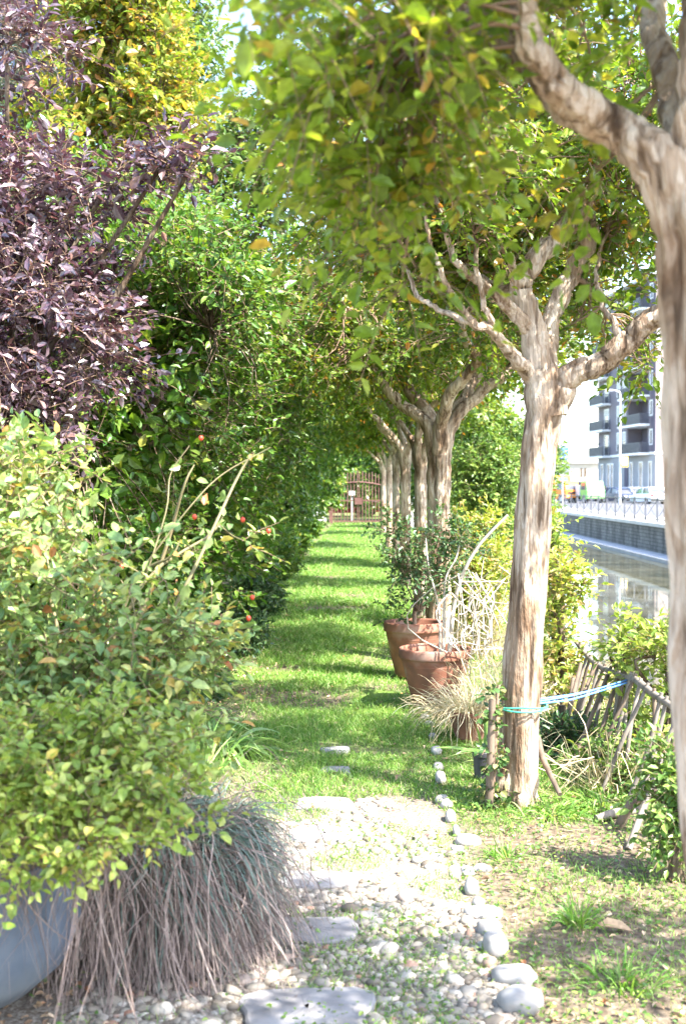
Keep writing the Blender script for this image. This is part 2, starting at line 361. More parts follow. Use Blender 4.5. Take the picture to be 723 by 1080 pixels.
bu = N_(n, 'ShaderNodeBump'); bu.inputs['Strength'].default_value = .7; bu.inputs['Distance'].default_value = .02; n.links.new(b.outputs[0], bu.inputs['Height']); n.links.new(bu.outputs[0], p_.inputs['Normal'])
o_ = N_(n, 'ShaderNodeOutputMaterial'); n.links.new(p_.outputs[0], o_.inputs[0]); M['ground'] = m
# water
m, n = mat('canal_water'); tx = N_(n, 'ShaderNodeTexCoord')
no = N_(n, 'ShaderNodeTexNoise'); no.inputs['Scale'].default_value = 1.6; no.inputs['Detail'].default_value = 3
mp = N_(n, 'ShaderNodeMapping'); mp.inputs['Scale'].default_value = (1, .5, 1); n.links.new(tx.outputs['Object'], mp.inputs[0]); n.links.new(mp.outputs[0], no.inputs['Vector'])
n2 = N_(n, 'ShaderNodeTexNoise'); n2.inputs['Scale'].default_value = .7; n2.inputs['Detail'].default_value = 5; n.links.new(tx.outputs['Object'], n2.inputs['Vector'])
r_ = ramp(n, n2.outputs[0], [(.38, (.045, .045, .025)), (.6, (.10, .095, .06))])
p_ = N_(n, 'ShaderNodeBsdfPrincipled'); p_.inputs['Roughness'].default_value = .03; p_.inputs['IOR'].default_value = 1.33; p_.inputs['Specular IOR Level'].default_value = .5
n.links.new(r_.outputs[0], p_.inputs[0])
bu = N_(n, 'ShaderNodeBump'); bu.inputs['Strength'].default_value = .12; bu.inputs['Distance'].default_value = .02; n.links.new(no.outputs[0], bu.inputs['Height']); n.links.new(bu.outputs[0], p_.inputs['Normal'])
o_ = N_(n, 'ShaderNodeOutputMaterial'); n.links.new(p_.outputs[0], o_.inputs[0]); M['water'] = m
# blockwork wall of the canal
m, n = mat('canal_stone'); tx = N_(n, 'ShaderNodeTexCoord')
mp = N_(n, 'ShaderNodeMapping'); mp.inputs['Rotation'].default_value = (0, radians(90), radians(0)); n.links.new(tx.outputs['Object'], mp.inputs[0])
sx = N_(n, 'ShaderNodeSeparateXYZ'); cb = N_(n, 'ShaderNodeCombineXYZ'); n.links.new(tx.outputs['Object'], sx.inputs[0]); n.links.new(sx.outputs[1], cb.inputs[0]); n.links.new(sx.outputs[2], cb.inputs[1])
br = N_(n, 'ShaderNodeTexBrick'); br.inputs['Scale'].default_value = 1.6; br.inputs['Color1'].default_value = (.16, .15, .14, 1); br.inputs['Color2'].default_value = (.24, .23, .21, 1); br.inputs['Mortar'].default_value = (.09, .09, .085, 1); br.inputs['Mortar Size'].default_value = .03
n.links.new(cb.outputs[0], br.inputs[0])
no = N_(n, 'ShaderNodeTexNoise'); no.inputs['Scale'].default_value = 1.2; no.inputs['Detail'].default_value = 6
mp2 = N_(n, 'ShaderNodeMapping'); mp2.inputs['Scale'].default_value = (1, 1.2, .35); n.links.new(tx.outputs['Object'], mp2.inputs[0]); n.links.new(mp2.outputs[0], no.inputs['Vector'])
r_ = ramp(n, no.outputs[0], [(.35, (.35, .35, .35)), (.65, (1, 1, 1))])
mx = N_(n, 'ShaderNodeMix', data_type='RGBA', blend_type='MULTIPLY'); mx.inputs[0].default_value = .9; n.links.new(br.outputs[0], mx.inputs[6]); n.links.new(r_.outputs[0], mx.inputs[7])
p_ = N_(n, 'ShaderNodeBsdfPrincipled'); p_.inputs['Roughness'].default_value = .9; n.links.new(mx.outputs[2], p_.inputs[0])
o_ = N_(n, 'ShaderNodeOutputMaterial'); n.links.new(p_.outputs[0], o_.inputs[0]); M['canalwall'] = m
M['concrete'] = surf('concrete', (.26, .255, .245), (.36, .35, .335), 1.5, .85, .1)
M['coping'] = surf('coping', (.48, .46, .43), (.60, .58, .55), 1.5, .85, .1)
M['asphalt'] = surf('asphalt', (.07, .07, .075), (.11, .11, .115), 2, .85, .05)
M['mauve'] = surf('mauve_plaster', (.17, .15, .175), (.20, .18, .205), .6, .9, 0)
M['mauve_dark'] = surf('dark_mauve_plaster', (.09, .08, .11), (.12, .105, .135), .6, .9, 0)
M['pale'] = surf('pale_stone', (.26, .26, .275), (.31, .31, .325), 1.2, .85, 0)
M['white'] = surf('white_paint', (.72, .72, .71), (.80, .80, .79), 3, .5, 0)
M['side'] = surf('side_plaster', (.24, .205, .20), (.28, .24, .235), .8, .9, 0)
M['cream'] = surf('cream_plaster', (.62, .56, .46), (.70, .64, .53), .7, .9, 0)
M['roofgrey'] = surf('roof_grey', (.30, .30, .31), (.42, .42, .43), 1.2, .8, 0)
M['glass'] = surf('window_glass', (.05, .055, .07), (.09, .10, .12), .5, .12, 0, spec=.7)
M['shutter'] = surf('shutter', (.48, .47, .46), (.56, .55, .54), 1, .7, 0)
M['rail'] = surf('railing_metal', (.06, .065, .08), (.10, .105, .125), 3, .5, 0, metal=.3)
M['galv'] = surf('galvanised', (.40, .42, .45), (.52, .54, .56), 3, .45, 0, metal=.4)
M['rubber'] = surf('rubber', (.02, .02, .02), (.035, .035, .035), 8, .8, 0)
M['signblue'] = surf('sign_blue', (.04, .12, .42), (.05, .15, .48), 2, .5, 0)
M['signyellow'] = surf('sign_yellow', (.70, .45, .05), (.76, .52, .08), 2, .5, 0)
M['signblack'] = surf('sign_black', (.02, .02, .02), (.04, .04, .04), 2, .5, 0)
M['orange'] = surf('orange_paint', (.72, .22, .03), (.80, .28, .05), 2, .45, 0)
M['green'] = surf('green_paint', (.18, .48, .12), (.24, .56, .17), 2, .4, 0)
M['navy'] = surf('navy_paint', (.025, .04, .09), (.04, .055, .11), 2, .25, 0, spec=.7)
M['silver'] = surf('silver_paint', (.45, .46, .48), (.52, .53, .55), 2, .3, 0, metal=.3)
M['carwhite'] = surf('white_car_paint', (.70, .70, .70), (.77, .77, .77), 2, .3, 0)
M['red'] = surf('red_paint', (.50, .05, .03), (.60, .08, .05), 2, .35, 0)
M['lampred'] = surf('tail_lens', (.45, .02, .02), (.55, .03, .03), 5, .2, 0)
M['lampwhite'] = surf('head_lens', (.65, .66, .68), (.75, .76, .78), 5, .15, 0)

# ------------------------------------------------------------------ ground and canal
def near_h(u, y):
    p = np.stack([u*1.0, y*1.0, np.zeros_like(u)], -1)
    h = (.022*noise(p, 1.1) + .008*noise(p, 5.0))*np.clip((y-5.5)/3+.25, .25, 1)
    h = h*np.clip((60-y)/40, 0, 1)*np.clip((2.0-u)/.4, 0, 1)
    # the strip right of the edging stones is slightly raised
    return h
def zprof(u):
    return np.interp(u, [-600, 1.75, 2.1, 3.5, 3.9, 12.6, 12.62, 800], [0, 0, -.10, -1.35, -1.9, -1.9, 0, 0])
us = np.unique(np.concatenate([np.linspace(-600, -20, 12), np.linspace(-20, -3, 12), np.arange(-3, 2.4, .07), np.linspace(2.4, 4.2, 12), [12.0, 12.6, 12.62, 13, 20, 40, 80, 200, 800]]))
ys = np.unique(np.concatenate([np.linspace(-60, 1, 10), np.arange(1, 14, .09), np.arange(14, 60, .6), np.linspace(60, 200, 20), [300, 500, 900, 1500]]))
UU, YY = np.meshgrid(us, ys)
ZZ = zprof(UU) + near_h(UU, YY)
V = np.stack([UU + SK*YY, YY, ZZ], -1).reshape(-1, 3)
nu = len(us); I = (np.arange(len(ys)-1)*nu)[:, None]; J = np.arange(nu-1)[None]
g = G(); g.add(V, np.stack([I+J, I+J+1, I+nu+J+1, I+nu+J], -1).reshape(-1, 4), 0, True)
tag(g.build('ground', M['ground']), kind='structure')
def gz(x, y):
    x = np.asarray(x, float); y = np.asarray(y, float); u = x - SK*y
    return zprof(u) + near_h(u, y)
def strip(name, mt, u0, u1, z, y0=-60, y1=1400, kind='structure', dz=None):
    g = G(); v = [U(u0, y0, z), U(u1, y0, z), U(u1, y1, z), U(u0, y1, z)]
    g.add(v, [[0, 1, 2, 3]]); return tag(g.build(name, mt), kind=kind)
strip('water', M['water'], 3.2, 12.55, -1.35)
def prism(g, u0, u1, y0, y1, z0, z1, mi=0):
    box(g, u0, u1, y0, y1, z0, z1, mi, lambda v: v + np.stack([SK*v[:, 1], 0*v[:, 0], 0*v[:, 0]], -1))
r = empty('canal_wall', U(12.5, 0, 0), 'dark stained stone retaining wall along the far side of the canal', 'wall')
g = G(); prism(g, 12.45, 12.9, -60, 400, -1.95, -.12); g.build('wall_face', M['canalwall'], r)
g = G(); prism(g, 12.38, 12.95, -60, 400, -.118, .04); g.build('coping', M['coping'], r)
g = G(); prism(g, 11.5, 12.448, -60, 400, -1.95, -1.2); g.build('ledge', M['roofgrey'], r)
g = G(); prism(g, 12.952, 15.4, -60, 1200, -.2, .02); tag(g.build('pavement', M['concrete']), kind='structure')
strip('road', M['asphalt'], 15.402, 27.3, .008)
g = G(); prism(g, 27.302, 44, -60, 1200, -.2, .13); tag(g.build('far_pavement', M['concrete']), kind='structure')
g = G()
for y in range(20, 220, 6): g.add([U(21.3, y, .012), U(21.42, y, .012), U(21.42, y+3, .012), U(21.3, y+3, .012)], [[0, 1, 2, 3]])
tag(g.build('road_markings', M['white']), kind='structure')

# ------------------------------------------------------------------ far bank: railing, lamp, signs, buildings, vehicles
r = empty('canal_railing', U(12.66, 60, .04), 'dark metal railing with crossed braces on top of the far canal wall', 'railing')
g = G(); prism(g, 12.62, 12.67, 20, 170, 1.02, 1.07); g.build('top_rail', M['rail'], r)
g = G(); prism(g, 12.62, 12.67, 20, 170, .16, .20); g.build('bottom_rail', M['rail'], r)
for y in np.arange(20, 170, 2.2):
    g = G(); prism(g, 12.61, 12.68, y-.035, y+.035, .04, 1.12); g.build('post', M['rail'], r)
    if y < 150:
        g = G()
        for a, b in ((.2, 1.02), (1.02, .2)): tube(g, [U(12.645, y, a), U(12.645, y+2.2, b)], .014, 5)
        g.build('cross_brace', M['rail'], r)

Lp = U(20.8, 100, .13); Lp[0] = (653-CX)/F_PX*100
r = empty('street_lamp', Lp, 'tall pale metal street lamp standing in front of the apartment block', 'street lamp')
g = G(); tube(g, [Lp, Lp+Z*5, Lp+Z*8.7, Lp+A(-.25, 0, 9.15), Lp+A(-.7, 0, 9.3)], [.11, .09, .07, .05, .045], 10, n=20); g.build('pole', M['galv'], r)
g = G(); box(g, Lp[0]-1.25, Lp[0]-.6, 99.85, 100.15, 9.32, 9.46); g.build('lamp_head', M['galv'], r)
q = P(658, 487, 99.7)
r = empty('road_sign', q, 'small yellow and white sign with a dark slanted mark fixed to the street lamp', 'sign')
g = G(); box(g, q[0]-.28, q[0]+.28, 99.66, 99.70, q[2]-.42, q[2]+.42); g.build('panel', M['signyellow'], r)
g = G(); box(g, q[0]-.22, q[0]+.22, 99.64, 99.658, q[2]-.26, q[2]+.34); g.build('panel_face', M['white'], r)
g = G(); g.add([[q[0]-.12, 99.63, q[2]-.12], [q[0]+.14, 99.63, q[2]-.12], [q[0]+.14, 99.63, q[2]+.10], [q[0]+.04, 99.63, q[2]+.02]], [[0, 1, 2, 3]]); g.build('pictogram', M['signblack'], r)
q = P(593, 474.5, 98)
r = empty('shop_sign', A(q[0], 98, .13), 'blue and white double panel sign on a post beyond the lorries', 'sign')
g = G(); tube(g, [A(q[0], 98.1, .13), A(q[0], 98.1, q[2]+.9)], .07, 8); g.build('post', M['galv'], r)
g = G(); box(g, q[0]-.46, q[0]+.46, 97.95, 98.02, q[2]+.30, q[2]+.82); g.build('upper_panel', M['signblue'], r)
g = G(); box(g, q[0]-.38, q[0]+.38, 97.93, 97.948, q[2]+.37, q[2]+.74)
g.build('upper_face', M['white'], r)
g = G(); box(g, q[0]-.46, q[0]+.46, 97.95, 98.02, q[2]-.75, q[2]+.18); g.build('lower_panel', M['signblue'], r)
g = G()
for x0, x1, z0, z1 in ((-.42, -.1, -.14, -.06), (.12, .38, -.14, -.06), (-.42, -.05, -.62, -.55), (.15, .44, -.62, -.55)): box(g, q[0]+x0, q[0]+x1, 97.93, 97.948, q[2]+z0, q[2]+z1)
g.build('lettering', M['white'], r)
g = G()
a, b = P(560, 470, 118), P(632, 468, 140)
tube(g, cmr([a, (a+b)/2-Z*.15, b], 12), .05, 5, mi=0)
tag(g.build('overhead_cable', M['rail']), 'dark cable stretched across the sky to the apartment block', 'cable')

# apartment block
A0 = P(690, 520, 126)[:2]; B0 = P(630, 520, 146)[:2]
ex = nz(B0-A0); LF = np.linalg.norm(B0-A0); nrm2 = A(-ex[1], ex[0])
if nrm2[0] > 0: nrm2 = -nrm2
back = -nrm2                                   # into the block
def fl(s, w, z): return A(*(A0 + ex*s + nrm2*w), z)
def fbox(g, s0, s1, w0, w1, z0, z1, mi=0):
    v = A(*[list(fl(s, w, z)) for z in (z0, z1) for s, w in ((s0, w0), (s1, w0), (s1, w1), (s0, w1))])
    g.add(v, [[0, 3, 2, 1], [4, 5, 6, 7], [0, 1, 5, 4], [1, 2, 6, 5], [2, 3, 7, 6], [3, 0, 4, 7]], mi)
def s_of(px):
    k = (px-CX)/F_PX                                # X = k*Y
    den = ex[0]-k*ex[1]; return (k*A0[1]-A0[0])/den
apt = empty('apartment_block', A(*A0, 0), 'grey mauve apartment block with stacked balconies and a pale ground floor', 'building')
FL = [2.1+3*k for k in range(0, 8)]; FL[0] = 0; FL = [0, 5.1, 8.1, 11.1, 14.1, 17.1, 20.1, 23.1]
DEP = 11
sL0, sL1 = s_of(682), s_of(661)                    # loggia bay
g = G(); fbox(g, 0.02, LF, -DEP, -.02, 0, 5.06); g.build('ground_floor_wall', M['pale'], apt)
g = G(); fbox(g, -.12, LF+.1, -DEP, .10, 4.9, 5.15); g.build('string_course', M['white'], apt)
g = G(); fbox(g, 0, sL0, -DEP, 0, 5.151, 23.1); fbox(g, sL0, sL1, -DEP, -1.6, 5.151, 23.1); fbox(g, sL1, LF, -DEP, 0, 5.151, 23.1)
g.build('upper_wall', M['mauve'], apt)
g = G(); fbox(g, -.05, -.003, -DEP, -.02, 0, 23.1); g.build('side_wall', M['side'], apt)
g = G(); fbox(g, -.15, s_of(684.5)-.4, .003, .05, 5.2, 23.1); g.build('corner_strip', M['mauve_dark'], apt)
g = G(); fbox(g, -.5, LF+.5, -DEP-.5, .5, 23.1, 23.4); g.build('roof', M['roofgrey'], apt)
def window(s0, s1, z0, z1, w=0.0, shutter=0.0):
    g = G(); fbox(g, s0-.12, s1+.12, w+.003, w+.07, z0-.12, z0); fbox(g, s0-.12, s0, w+.003, w+.07, z0, z1); fbox(g, s1, s1+.12, w+.003, w+.07, z0, z1); fbox(g, s0-.12, s1+.12, w+.003, w+.07, z1, z1+.12)
    fr = g.build('window', M['white'], apt)
    g = G(); fbox(g, s0, s1, w+.01, w+.03, z0, z1-(z1-z0)*shutter); g.build('pane', M['glass'], fr)
    if shutter:
        g = G(); fbox(g, s0, s1, w+.01, w+.05, z1-(z1-z0)*shutter+.01, z1); g.build('roller_shutter', M['shutter'], fr)
def balcony(s0, s1, z, w0=-1.6, w1=1.1):
    g = G(); fbox(g, s0, s1, w0+.01, w1, z-.22, z); sb = g.build('balcony', M['white'], apt)
    g = G()
    fbox(g, s0+.03, s1-.03, w1-.06, w1-.03, z+1.0, z+1.06); fbox(g, s0+.03, s0+.06, .1, w1-.06, z+1.0, z+1.06); fbox(g, s1-.06, s1-.03, .1, w1-.06, z+1.0, z+1.06)
    for s in np.arange(s0+.05, s1-.03, .11): fbox(g, s, s+.055, w1-.055, w1-.035, z+.001, z+1.0)
    for ww in np.arange(.1, w1-.06, .11):
        for s in (s0+.035, s1-.055): fbox(g, s, s+.02, ww, ww+.055, z+.001, z+1.0)
    g.build('balcony_railing', M['rail'], sb)
for k in range(1, 7):
    z = FL[k]
    balcony(sL0-.6, sL1+.25, z)
    balcony(s_of(643), LF+.6, z, -.05, 1.0)
    window(s_of(678), s_of(671), z+.1, z+2.3, -1.6)
    g = G(); fbox(g, s_of(669.5), s_of(662), -1.597, -1.5, z+.01, z+2.9); g.build('loggia_panel', M['mauve_dark'], apt)
    window(s_of(687.3), s_of(684.7), z+.9, z+2.3)
    window(s_of(659), s_of(656.2), z+.6, z+2.4, 0, (.5 if k % 2 else .8)); window(s_of(653), s_of(650.2), z+.6, z+2.4, 0, .6)
    window(s_of(641), s_of(637), z+.1, z+2.3, 0, (.3 if k % 2 == 0 else .0))
for a, b in ((686.3, 683.7), (676.9, 673.5), (666.6, 664.2), (646, 643.6), (642.6, 640), (635.6, 633.4)): window(s_of(a), s_of(b), 1.5, 4.1)
g = G(); fbox(g, s_of(661.5), s_of(658), .003, .06, 0.13, 3.6); g.build('door', M['mauve_dark'], apt)

# low cream building further along
q0, q1 = P(600, 500, 158), P(640, 500, 158)
r = empty('low_building', A(q0[0], 158, 0), 'low cream building with two narrow brown windows beyond the lorries', 'building')
g = G(); box(g, q0[0], q1[0], 158, 170, 0, 4.55); g.build('wall', M['cream'], r)
g = G(); box(g, q0[0]-.3, q1[0]+.3, 157.6, 170.4, 4.55, 4.85); g.build('roof', M['roofgrey'], r)
g = G(); v0 = P(602, 484, 160)
tube(g, [A(q0[0]+.5, 163, 4.6), A(q0[0]+4.2, 163, 4.6)], [1.0, 1.0], 18); g.build('vaulted_roof', M['roofgrey'], r)
for px in (612.8, 616.8):
    a = P(px, 494, 157.9); g = G(); box(g, a[0]-.12, a[0]+.12, 157.93, 157.99, 3.2-.35, 3.2+.75); g.build('window', M['bark_dark'], r)
q0 = P(570, 500, 150)
r = empty('low_building', A(q0[0], 175, 0), 'long white low building partly hidden by the second tree trunk', 'building')
g = G(); box(g, q0[0]-16, q0[0]+6.5, 175, 185, 0, 4.1); g.build('wall', M['white'], r)
g = G(); box(g, q0[0]-16.3, q0[0]+6.8, 174.6, 185.4, 4.1, 4.4); g.build('roof', M['roofgrey'], r)
for i in range(6):
    g = G(); box(g, q0[0]-14+i*3.2, q0[0]-12.6+i*3.2, 174.95, 174.99, 1.3, 2.9); g.build('window', M['glass'], r)

# vehicles (local frame: length along +Y, front at -Y facing the camera)
def loft(g, st, ring, mi=0, cap=True):
    K = len(st); n_ = len(ring(st[0])); v = np.array([[list(q) for q in ring(s)] for s in st]).reshape(-1, 3)
    i = np.arange(K-1)[:, None]*n_; j = np.arange(n_)[None]; j2 = (j+1) % n_
    g.add(v, np.stack([i+j, i+j2, i+n_+j2, i+n_+j], -1).reshape(-1, 4), mi, False)
    if cap:
        g.add(v[:n_], [list(range(n_))], mi); g.add(v[-n_:], [list(range(n_))[::-1]], mi)
def wheels(r, ys_, hw, rad, wd=.22):
    for y in ys_:
        for sx in (-1, 1):
            g = G(); x = sx*(hw-wd/2)
            tube(g, [A(x-wd/2, y, rad), A(x-wd/2+.03, y, rad), A(x+wd/2-.03, y, rad), A(x+wd/2, y, rad)], [rad*.9, rad, rad, rad*.9], 20, smooth=False); wl = g.build('wheel', M['rubber'], r, local=True)
            g = G(); tube(g, [A(x+sx*(wd/2-.04), y, rad), A(x+sx*(wd/2+.012), y, rad)], rad*.6, 14, smooth=False); g.build('rim', M['galv'], wl, local=True)
def car(loc, rz, paint, label, wagon=True, group='cars parked on the far side of the canal', flip=False, L=4.3, Hh=1.5):
    r = empty('parked_car', loc, label, 'car', group, rz); hw = .88
    # body up to the belt line
    st = [(0, .42, .60, .80), (.12, .26, .74, .84), (.9, .2, .86, hw), (1.35, .2, .92, hw), (3.4, .2, .96, hw), (L-.12, .24, .95, .86), (L, .42, .82, .80)]
    g = G(); loft(g, st, lambda s: [(-s[3]*.93, s[0]-L/2, s[1]), (s[3]*.93, s[0]-L/2, s[1]), (s[3], s[0]-L/2, (s[1]+s[2])*.5), (s[3]*.95, s[0]-L/2, s[2]), (-s[3]*.95, s[0]-L/2, s[2]), (-s[3], s[0]-L/2, (s[1]+s[2])*.5)])
    g.build('body', paint, r, local=True)
    e = L-.15 if wagon else L-.75
    g = G(); st = [(.95, .90, .90, .78), (1.65, .93, Hh-.05, .64), (2.4, .94, Hh, .62), (e-.55, .95, Hh-.04, .62), (e, .95, .96, .76)]
    loft(g, st, lambda s: [(-s[3]-.08, s[0]-L/2, s[1]-.01), (s[3]+.08, s[0]-L/2, s[1]-.01), (s[3], s[0]-L/2, s[2]-.04), (-s[3], s[0]-L/2, s[2]-.04)]); g.build('window', M['glass'], r, local=True)
    g = G(); st = [(1.5, Hh-.09, .66), (1.75, Hh-.015, .66), (2.4, Hh+.02, .65), (e-.6, Hh-.005, .65), (e-.38, Hh-.10, .66)]
    loft(g, st, lambda s: [(-s[2], s[0]-L/2, s[1]-.04), (s[2], s[0]-L/2, s[1]-.04), (s[2]*.96, s[0]-L/2, s[1]), (-s[2]*.96, s[0]-L/2, s[1])]); g.build('roof', paint, r, local=True)
    for sx in (-1, 1):
        for a, b in (((.98, .90, .80), (1.6, Hh-.06, .67)), ((2.55, .94, .81), (2.5, Hh-.03, .66)), ((e-.02, .95, .81), (e-.5, Hh-.07, .66))):
            g = G(); tube(g, [A(sx*a[2], a[0]-L/2, a[1]), A(sx*b[2], b[0]-L/2, b[1])], .045, 6); g.build('pillar', paint, r, local=True)
        for nm, y, mm in (('headlight', .015, 'lampwhite'), ('tail_light', L-.045, 'lampred')):
            g = G(); y_ = y-L/2; s = -1 if y < 1 else 1
            box(g, sx*.66-.14, sx*.66+.14, y_-.03+s*.02, y_+.03+s*.02, .58 if y < 1 else .68, .72 if y < 1 else .90); g.build(nm, M[mm], r, local=True)
        g = G(); box(g, sx*.95-.08, sx*.95+.08, 1.25-L/2, 1.4-L/2, .93, 1.06); g.build('wing_mirror', paint, r, local=True)
    for y in (-.03, L-.02):
        g = G(); box(g, -.26, .26, y-L/2, y-L/2+.05, .46 if y < 1 else .62, .57 if y < 1 else .73); g.build('number_plate', M['white'], r, local=True)
        g = G(); box(g, -.78, .78, y-L/2-.02+(0 if y < 1 else 0), y-L/2+.06, .30, .42); g.build('bumper', M['rubber'], r, local=True)
    wheels(r, (.78-L/2, L-.85-L/2), hw, .31)
    return r
def at(px, d, z=.01): q = P(px, 520, d); return A(q[0], d, z)
car(at(683, 112), pi+.22, M['carwhite'], 'white estate car parked with its tail towards the canal, nearest the apartment corner')
car(at(652, 120), .35, M['navy'], 'dark blue car parked behind the street lamp', Hh=1.45, wagon=False)
car(at(668, 121), .30, M['silver'], 'silver car parked between the dark blue car and the white estate car')
car(at(701, 118), .3, M['carwhite'], 'white car half hidden by the nearest tree trunk', wagon=False)
car(at(640, 131), .3, M['navy'], 'dark car parked behind the green lorry cab', wagon=False)
def lorry(loc, rz, cab, label, kind):
    r = empty('small_lorry', loc, label, 'lorry', 'small lorries parked on the far side of the canal', rz)
    hw = .95
    st = [(0, .45, 1.25, .88), (.08, .38, 1.25, .93), (.32, .36, 2.0, .92), (.5, .36, 2.1, .90), (1.5, .36, 2.12, .90)]
    g = G(); loft(g, st, lambda s: [(-s[3], s[0], s[1]), (s[3], s[0], s[1]), (s[3], s[0], 1.2), (s[3]*.93, s[0], s[2]), (-s[3]*.93, s[0], s[2]), (-s[3], s[0], 1.2)]); g.build('cab', cab, r, local=True)
    g = G(); g.add([(-.80, .075, 1.28), (.80, .075, 1.28), (.76, .305, 1.93), (-.76, .305, 1.93)], [[0, 1, 2, 3]]); g.build('windscreen', M['glass'], r, local=True)
    for sx in (-1, 1):
        g = G(); x = sx*.935; g.add([(x, .35, 1.28), (x, 1.3, 1.28), (x*.955, 1.3, 1.92), (x*.955, .48, 1.92)], [[0, 1, 2, 3]]); g.build('side_window', M['glass'], r, local=True)
        g = G(); box(g, sx*.68-.13, sx*.68+.13, -.03, .02, .62, .78); g.build('headlight', M['lampwhite'], r, local=True)
        g = G(); box(g, sx*1.08-.09, sx*1.08+.09, .2, .26, 1.3, 1.62); g.build('wing_mirror', M['rubber'], r, local=True)
    g = G(); box(g, -.9, .9, -.05, .03, .36, .50); g.build('bumper', M['rubber'], r, local=True)
    g = G(); box(g, -.7, .7, -.02, .01, .86, 1.08); g.build('grille', M['white'] if kind == 'green' else M['rubber'], r, local=True)
    g = G(); box(g, -.4, .4, 1.5, 4.9, .5, .68); g.build('chassis', M['rubber'], r, local=True)
    g = G()
    if kind == 'orange':
        box(g, -1.0, 1.0, 1.62, 4.95, .7, 1.25); bd = g.build('cargo_body', M['orange'], r, local=True)
        for x in (-.97, .97):
            for y in (1.65, 3.3, 4.9):
                g = G(); box(g, x-.05, x+.05, y-.06, y+.06, 1.25, 2.5); g.build('frame_post', M['orange'], bd, local=True)
        g = G(); box(g, -1.03, 1.03, 1.55, 5.0, 2.5, 2.62); g.build('frame_top', M['orange'], bd, local=True)
        g = G(); box(g, -.8, .8, 2.0, 4.6, 1.25, 2.0); g.build('load', M['bark_dark'], bd, local=True)
    else:
        box(g, -.95, .95, 1.62, 4.9, .7, 1.75); g.build('cargo_body', M['carwhite'], r, local=True)
        g = G(); tube(g, [A(.45, .9, 2.1), A(.45, .9, 2.28)], [.08, .06], 10); g.build('beacon', M['orange'], r, local=True)
    wheels(r, (.75, 3.9), hw, .36, .24)
    return r
lorry(at(628, 116), .25, M['green'], 'light green and white lorry with an orange beacon on its cab', 'green')
lorry(at(604, 118), .55, M['orange'], 'orange open framed lorry parked behind the green lorry', 'orange')
lorry(at(579, 122), .25, M['green'], 'pale green lorry mostly hidden behind the second tree trunk', 'green')
lorry(at(617, 136), .3, M['navy'], 'dark topped lorry standing between the orange lorry and the cream building', 'green')

# ------------------------------------------------------------------ gate at the end of the path
GY = 52.0
gx0, gx1 = P(352, 550, GY)[0], P(403, 550, GY)[0]; gc = (gx0+gx1)/2
gt = empty('iron_gate', A(gc, GY, 0), 'rusty pink iron gate with uneven vertical bars at the end of the grass path', 'gate')
for sx, (a, b) in ((-1, (gx0, gc-.02)), (1, (gc+.02, gx1))):
    g = G()
    box(g, a, b, GY-.02, GY+.02, .10, .16); box(g, a, b, GY-.02, GY+.02, .98, 1.03)
    xs = np.linspace(a, b, 8); hz = 1.62+.16*np.cos((xs-gc)/(gx1-gc)*1.45)
    tube(g, np.stack([xs, 0*xs+GY-.03, hz], -1), .03, 6)
    lf = g.build('gate_leaf', M['gate'], gt)
    for k, x in enumerate(np.linspace(a+.02, b-.02, 8)):
        top = 2.0+.18*cos((x-gc)/(gx1-gc)*1.5)+RNG.uniform(-.03, .05)
        g = G(); tube(g, [A(x, GY, .05), A(x, GY, top), A(x, GY, top+.07)], [.022, .022, .004], 6); g.build('bar', M['gate'], lf)
g = G(); box(g, gc-.15, gc+.15, GY-.07, GY-.021, .84, 1.12); g.build('lock_box', M['gate'], gt)
for x in (gx0-.12, gx1+.12):
    g = G(); box(g, x-.08, x+.08, GY-.08, GY+.08, 0, 2.2); box(g, x-.1, x+.1, GY-.1, GY+.1, 2.2, 2.26); g.build('gate_post', M['gate'], gt)
q = P(371, 520, 54)
r = empty('letter_box', q-Z*1.3, 'pale blue box on a post just behind the iron gate', 'letter box')
g = G(); box(g, q[0]-.13, q[0]+.13, 53.9, 54.1, q[2]-.09, q[2]+.09); g.build('box', M['white'], r)
g = G(); box(g, q[0]-.03, q[0]+.03, 53.97, 54.03, 0, q[2]-.092); g.build('post', M['galv'], r)
car(A(P(362, 535, 66)[0], 66, .0), 1.45, M['red'], 'red car seen through the bars of the iron gate', group='cars seen through the gate')
g = G(); a = P(326, 540, 58)[0]; box(g, a-6, gx0-.4, 57, 57.25, 0, 1.0); box(g, a-6.05, gx0-.35, 56.95, 57.3, 1.0, 1.08)
tag(g.build('garden_wall', M['white']), 'low white garden wall behind the hedge left of the gate', 'wall')

